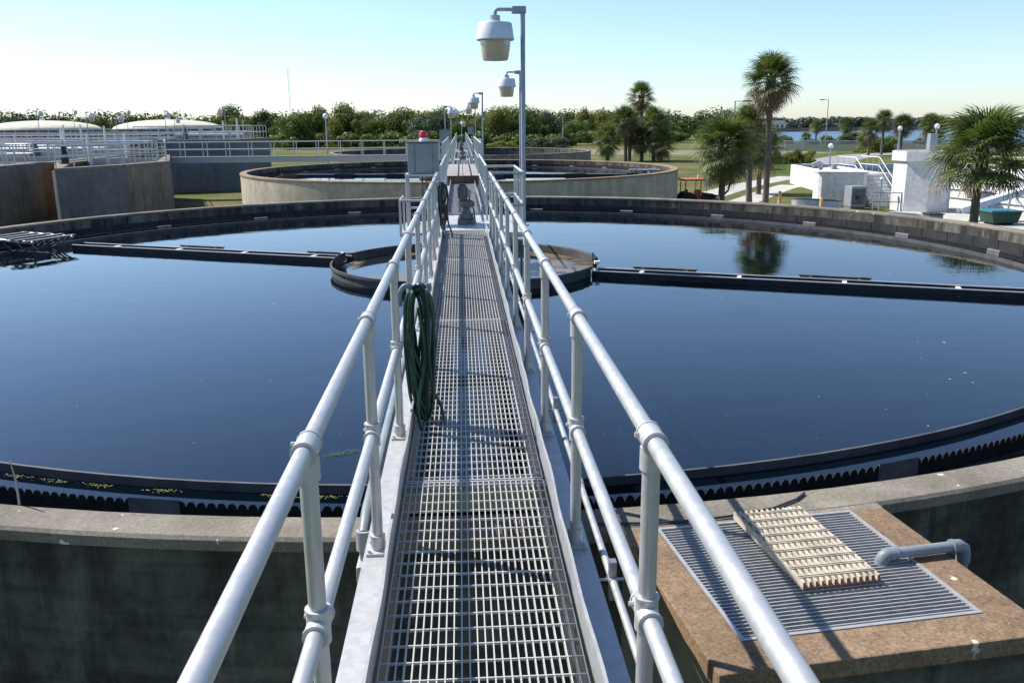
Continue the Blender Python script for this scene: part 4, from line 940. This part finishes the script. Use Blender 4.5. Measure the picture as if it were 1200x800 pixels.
def palm(x, y, ztop, size, label, nf=42, lean=(0, 0), dead=.15, tr=.17, seed=1, group='cabbage palms', parts=True, low=-48, z0=GZ):
    rg = random.Random(seed); zc = ztop - 1.9 * size
    t = thing('palm_tree', label, 'palm tree', (x, y, z0), group)
    P = trunk_pts(x, y, z0, zc, lean, rg); MB().tube(P, [tr * 1.15, tr * 1.02, tr, tr * .97, tr * .97, tr * 1.05, tr * .8], 10).build('trunk', BARK, t, True)
    hx, hy = P[-1][0], P[-1][1]
    bb = MB()
    for k in range(34):
        a = k * 2.4; zz = zc - .05 - (k / 34) * size * .8; bb.obox((hx, hy), (math.cos(a), math.sin(a)), (tr * .75, tr * 1.7), (-math.sin(a), math.cos(a)), (-.05, .05), zz - .06, zz + .2)
    bb.build('leaf_bases', BARK, t)
    F = crown_frames(nf, size, dead, rg, low)
    if parts:
        for (m, wch, u) in F:
            o = bpy.data.objects.new('frond', FR[wch].data); col.objects.link(o); o.parent = t
            o.matrix_local = Matrix.Translation((hx - x, hy - y, zc - z0 - .45 * size * u)) @ m
    else:
        key = 'c%d' % (seed % 3)
        if key not in CACHE:
            rg2 = random.Random(seed % 3 + 50); lst = []
            for mi, (fm, mm) in enumerate(((FROND, (0, 1)), (FROND_G, (2,)), (DEADF, (3,)))):
                b = MB()
                for (m, wch, u) in crown_frames(46, 1, dead, random.Random(seed % 3 + 50), low):
                    if wch in mm:
                        me = FR[wch].data; T = Matrix.Translation((0, 0, -.45 * u)) @ m
                        b.add([T @ v.co for v in me.vertices], [tuple(p.vertices) for p in me.polygons])
                if b.v: o = b.build('cr', fm, None); PROTO.append(o); lst.append(o.data)
            CACHE[key] = lst
        rz = rg.uniform(0, TAU)
        for q, me in enumerate(CACHE[key]):
            inst(me, ('crown', 'old_fronds', 'dead_fronds')[q], t, (hx - x, hy - y, zc - z0), (0, 0, rz), (size,) * 3)
    return t
palm(20.7, 34, 2.75, 1.10, 'bushy green palm in front of the white blockwork wall', 58, (.0, 0), .06, .17, 11, low=-36)
palm(13.65, 45.3, 2.5, .95, 'short bushy grey green palm beside the tractor', 80, (.0, 0), .1, .17, 5, low=-68)
palm(17.9, 50.5, 6.0, .90, 'tallest twin palm with brown hanging fronds behind the tank rim', 80, (-.15, 0), .35, .17, 21, low=-80)
palm(17.35, 51.8, 3.2, .78, 'lower twin palm with thin brown crown touching the tall palm', 56, (-.35, 0), .5, .18, 22, low=-75)
palm(21.4, 62, 2.3, 1.05, 'dark shaded palm crown behind the twin palms', 44, (0, 0), .1, .17, 23, low=-60)
for k, (x, zt, s, lab) in enumerate(((19.4, 2.3, 1.25, 'outer left palm of the far clump by the farthest tank'), (22.2, 4.5, 1.2, 'second tallest pale palm of the far clump'), (23.1, 2.8, 1.1, 'bright green palm low in the far clump'), (25.2, 7.8, 1.2, 'tallest palm standing out of the far clump'),
                                     (25.8, 4.4, 1.25, 'broad palm under the tallest one in the far clump'), (24.6, 1.9, 1.1, 'small brownish palm inside the far clump'), (27.4, 2.6, 1.25, 'dark outer palm of the far clump toward the tractor'), (26.6, 1.6, 1.2, 'lowest shadowed palm of the far clump'))):
    palm(x, 116 + (k * 37 % 7), zt, s, lab, 34, (rnd(-.3, .3), 0), .25, .24, 30 + k, 'palms of the far clump', False, -66)
for k, (x, y, zt, s, lab) in enumerate(((62, 131, 2.65, .98, 'dark palm nearest the road bend by the bay'), (65.5, 134, 3.9, .98, 'tall slim palm with pale trunk by the bay'), (69, 135, 3.35, 1.08, 'orange tinged palm by the bay shore'), (74.5, 137, 3.4, 1.15, 'broad palm behind the white tower'), (78, 141, 3.1, 1.15, 'palm half hidden behind the bushy palm'),
                                        (94.2, 230, 3.0, 1.1, 'small palm against the bay water'), (101.5, 228, 3.4, 1.3, 'round topped palm against the far shore'), (89.5, 225, -.4, 1.0, 'short palm at the bay edge by the fence'), (95, 226, -1.2, 1.1, 'lowest small palm at the bay edge'))):
    palm(x, y, zt, s, lab, 34, (0, 0), .15, .2, 60 + k, 'palms by the bay', False, -60)

# ------------------------------------------------------------------ broadleaf trees, bushes
def blob_leaves(b, rg, c, r, n, ls):
    for _ in range(n):
        d = Vector((rg.gauss(0, 1), rg.gauss(0, 1), rg.gauss(0, 1))).normalized(); rad = rg.random() ** .4
        p = Vector(c) + Vector((d.x * r[0], d.y * r[1], d.z * r[2])) * rad
        nn = (d + Vector((rg.uniform(-.9, .9), rg.uniform(-.9, .9), rg.uniform(-.3, .9)))).normalized()
        t1 = nn.orthogonal().normalized(); t2 = nn.cross(t1); a = rg.uniform(0, TAU); t1, t2 = t1 * math.cos(a) + t2 * math.sin(a), t2 * math.cos(a) - t1 * math.sin(a)
        s = ls * rg.uniform(.6, 1.3); k = len(b.v)
        b.v += [tuple(p - t1 * s), tuple(p - t2 * s * .6), tuple(p + t1 * s), tuple(p + t2 * s * .6)]; b.f.append((k, k + 1, k + 2, k + 3))
def crown_mesh(seed, nb=20, leaves=330, ls=.36):
    rg = random.Random(seed); b = MB()
    for k in range(nb):
        a = rg.uniform(0, TAU); rr = rg.uniform(0, .62); z = rg.uniform(.26, .86); rr *= 1.15 - abs(z - .5) * .9
        s = rg.uniform(.16, .29); blob_leaves(b, rg, (rr * math.cos(a), rr * math.sin(a), z), (s * 1.15, s * 1.15, s * .8), leaves, ls * .085)
    blob_leaves(b, rg, (0, 0, .22), (.8, .8, .24), leaves * 4, ls * .09)
    return b
CR = []
for s in range(6):
    o = crown_mesh(100 + s).build('cw', LEAFS[s % 3], None); PROTO.append(o); CR.append(o.data)
CRM = {}
for s in range(6):
    for q in range(4):
        me = CR[s].copy(); me.materials.clear(); me.materials.append(LEAFS[q]); CRM[(s, q)] = me
TR = MB().tube([(0, 0, 0), (.01, 0, .25), (-.02, .01, .55)], [.035, .028, .012], 7).add([], []); 
for k in range(5):
    a = k * 1.256; TR.tube([(0, 0, .2 + .04 * k), (.16 * math.cos(a), .16 * math.sin(a), .4), (.3 * math.cos(a), .3 * math.sin(a), .58)], [.02, .012, .005], 5)
TRO = TR.build('tk', BARK2, None); PROTO.append(TRO)
def tree(x, y, h, wd, label, q, seed, group, cat='tree', name='broadleaf_tree'):
    t = thing(name, label, cat, (x, y, GZ), group)
    inst(TRO.data, 'trunk', t, (0, 0, 0), (0, 0, seed), (h, h, h))
    inst(CRM[(seed % 6, q)], 'crown', t, (0, 0, -.02 * h), (0, 0, seed * 1.7), (wd, wd, h)); return t
rg = random.Random(12)
WOODL = ['rounded mid green woodland tree', 'olive yellow green woodland tree', 'dense dark green woodland tree', 'bluish green woodland tree']
def profile(x):      # height of the wood along x at about 215 m
    if x < -75: return 6.3
    if x < -52: return 6.5 + (x + 75) / 23 * 2.6
    if x < -8: return 9.6
    if x < 6: return 8.7
    if x < 16: return 9.2
    return 8.0
x = -120.0; k = 0
while x < 62:
    for row in range(2):
        y = 205 + row * 16 + rg.uniform(-5, 5) + (30 if x > 30 else 0); h = profile(x) * (rg.uniform(.62, 1.0) if rg.random() < .7 else rg.uniform(.95, 1.22)) * (1 if row else .8); q = rg.choices((0, 1, 2, 3), (5, 3, 3, .6))[0]
        if x > 34 and row == 0: h *= .7
        lab_ = WOODL[q] + (', front row, ', ', rear row, ')[row] + ('behind the domes' if x < -55 else 'behind the footbridge' if x < -8 else 'behind the farthest tank' if x < 14 else 'behind the far palm clump')
        tree(x + rg.uniform(-2, 2), y, h, h * rg.uniform(.5, .82), lab_, q, k, 'trees: ' + lab_); k += 1
    x += rg.uniform(3.6, 5.6)
# far wood behind as one mass, and the far shore wood
def wood(name, line, hh, depth, n, ls, m, label, seed):
    rg = random.Random(seed); b = MB()
    for i in range(len(line) - 1):
        a = Vector(line[i]); c = Vector(line[i + 1]); L = (c - a).length; m_ = int(n * L / 100)
        for k in range(m_):
            p = a.lerp(c, rg.random()); s = hh * rg.uniform(.28, .5); px = p.x + rg.uniform(-depth, depth); py = p.y + rg.uniform(-depth, depth)
            blob_leaves(b, rg, (px, py, GZ + hh * rg.uniform(.25, .85)), (s * 1.2, s * 1.2, s * .75), 230, ls)
    return stuff(tag(b.build(name, m), label, 'woodland'))
wood('far_woodland', [(-260, 205), (-130, 240), (-40, 262), (40, 270), (75, 262)], 8.6, 10, 170, .42, LEAFS[2], 'continuous dark woodland behind the first row of trees', 3)
wood('undergrowth', [(-150, 196), (-60, 200), (20, 199), (34, 215), (66, 232)], 3.2, 4, 120, .28, LEAFS[0], 'low scrub along the foot of the woods edge', 9)
wood('far_shore_woodland', [(60, 470), (170, 510), (330, 560), (520, 575), (900, 560)], 7, 14, 110, .8, SHOREM, 'wooded far shore across the bay water', 4)
o = strip('far_shore', [(60, 455), (170, 480), (330, 530), (700, 548), (1300, 520)], 26, m_plain('shore_bank', (.20, .17, .13), .9, 0, .3, .1), GZ + .3); 
o = struct(MB().add([(60, 448, GZ), (160, 452, GZ), (330, 515, GZ), (700, 535, GZ), (60, 448, -1.2), (160, 452, -1.2), (330, 515, -1.2), (700, 535, -1.2)], [(0, 1, 5, 4), (1, 2, 6, 5), (2, 3, 7, 6)]).build('seawall', m_plain('seawall_stone', (.22, .18, .15), .9, 0, .3, .1)))
for k, (x, y, lab) in enumerate(((158, 470, 'white house on the far bay shore under the trees'), (172, 476, 'second white house on the far bay shore'), (247, 505, 'white low house on the far shore behind the tall slim palm'))):
    t = thing('shore_house', lab, 'house', (x, y, GZ), 'houses on the far shore')
    MB().box(x - 4.5, x + 4.5, y - 3, y + 3, GZ, 1.2).build('wall', WHITEC, t); MB().add([(x - 5, y - 3.5, 1.2), (x + 5, y - 3.5, 1.2), (x + 5, y + 3.5, 1.2), (x - 5, y + 3.5, 1.2), (x - 4, y, 2.6), (x + 4, y, 2.6)], [(0, 1, 5, 4), (2, 3, 4, 5), (1, 2, 5), (3, 0, 4)]).build('roof', GREYM, t)
    for q in (-2.6, 0, 2.6): MB().box(x + q - .6, x + q + .6, y - 3.03, y - 3.002, -1.2, .3).build('window', BLACKP, t)
BUSHL = ['low rounded hedge bush on the lawn', 'large willowy bush by the bay fence', 'dark bush at the foot of the bay palms']
def bush(x, y, h, wd, q, label, seed, group=None):
    t = thing('bush', label, 'bush', (x, y, GZ), group); inst(CRM[(seed % 6, q)], 'foliage', t, (0, 0, -.18 * h), (0, 0, seed), (wd, wd, h)); inst(TRO.data, 'stem', t, (0, 0, 0), (0, 0, seed), (h * .7, h * .7, h * .7)); return t
for k in range(8): bush(33 + k * 1.5, 108 + rg.uniform(-1, 1), rg.uniform(1.5, 2.1), rg.uniform(1.1, 1.6), 1 if k % 2 else 0, 'low hedge bush in the row on the lawn behind the twin palms', 7 + k, 'hedge row on the lawn')
for (x, y, h, wd, q, lab) in ((68, 143, 3.7, 3.6, 1, 'large pale green willowy bush by the bay palms'), (71.5, 144, 3.2, 3.2, 0, 'second large bush beside the willowy one by the bay'), (101, 222, 3.0, 5, 2, 'dark round bush at the bay edge'), (60, 176, 2.2, 2.6, 2, 'dark bush at the fence end'), (31, 96, 4.6, 3.6, 2, 'dark leafy bush under the twin palms'), (16, 186, 3.2, 3.6, 3, 'bluish bush at the edge of the woods'), (20.5, 188, 3.0, 4.2, 3, 'wide bluish bush at the edge of the woods'), (9, 190, 2.2, 4, 1, 'low olive bush before the woods')):
    bush(x, y, h, wd, q, lab, int(x))
for k in range(14): bush(72 + k * 4.2, 205 - k * 1.9 + rg.uniform(-3, 3), rg.uniform(1.4, 2.6), rg.uniform(1.8, 3.0), rg.choice((0, 1, 3)), 'shore scrub bush along the bay edge', 40 + k, 'scrub along the bay edge')

for o in PROTO: bpy.data.objects.remove(o, do_unlink=True)
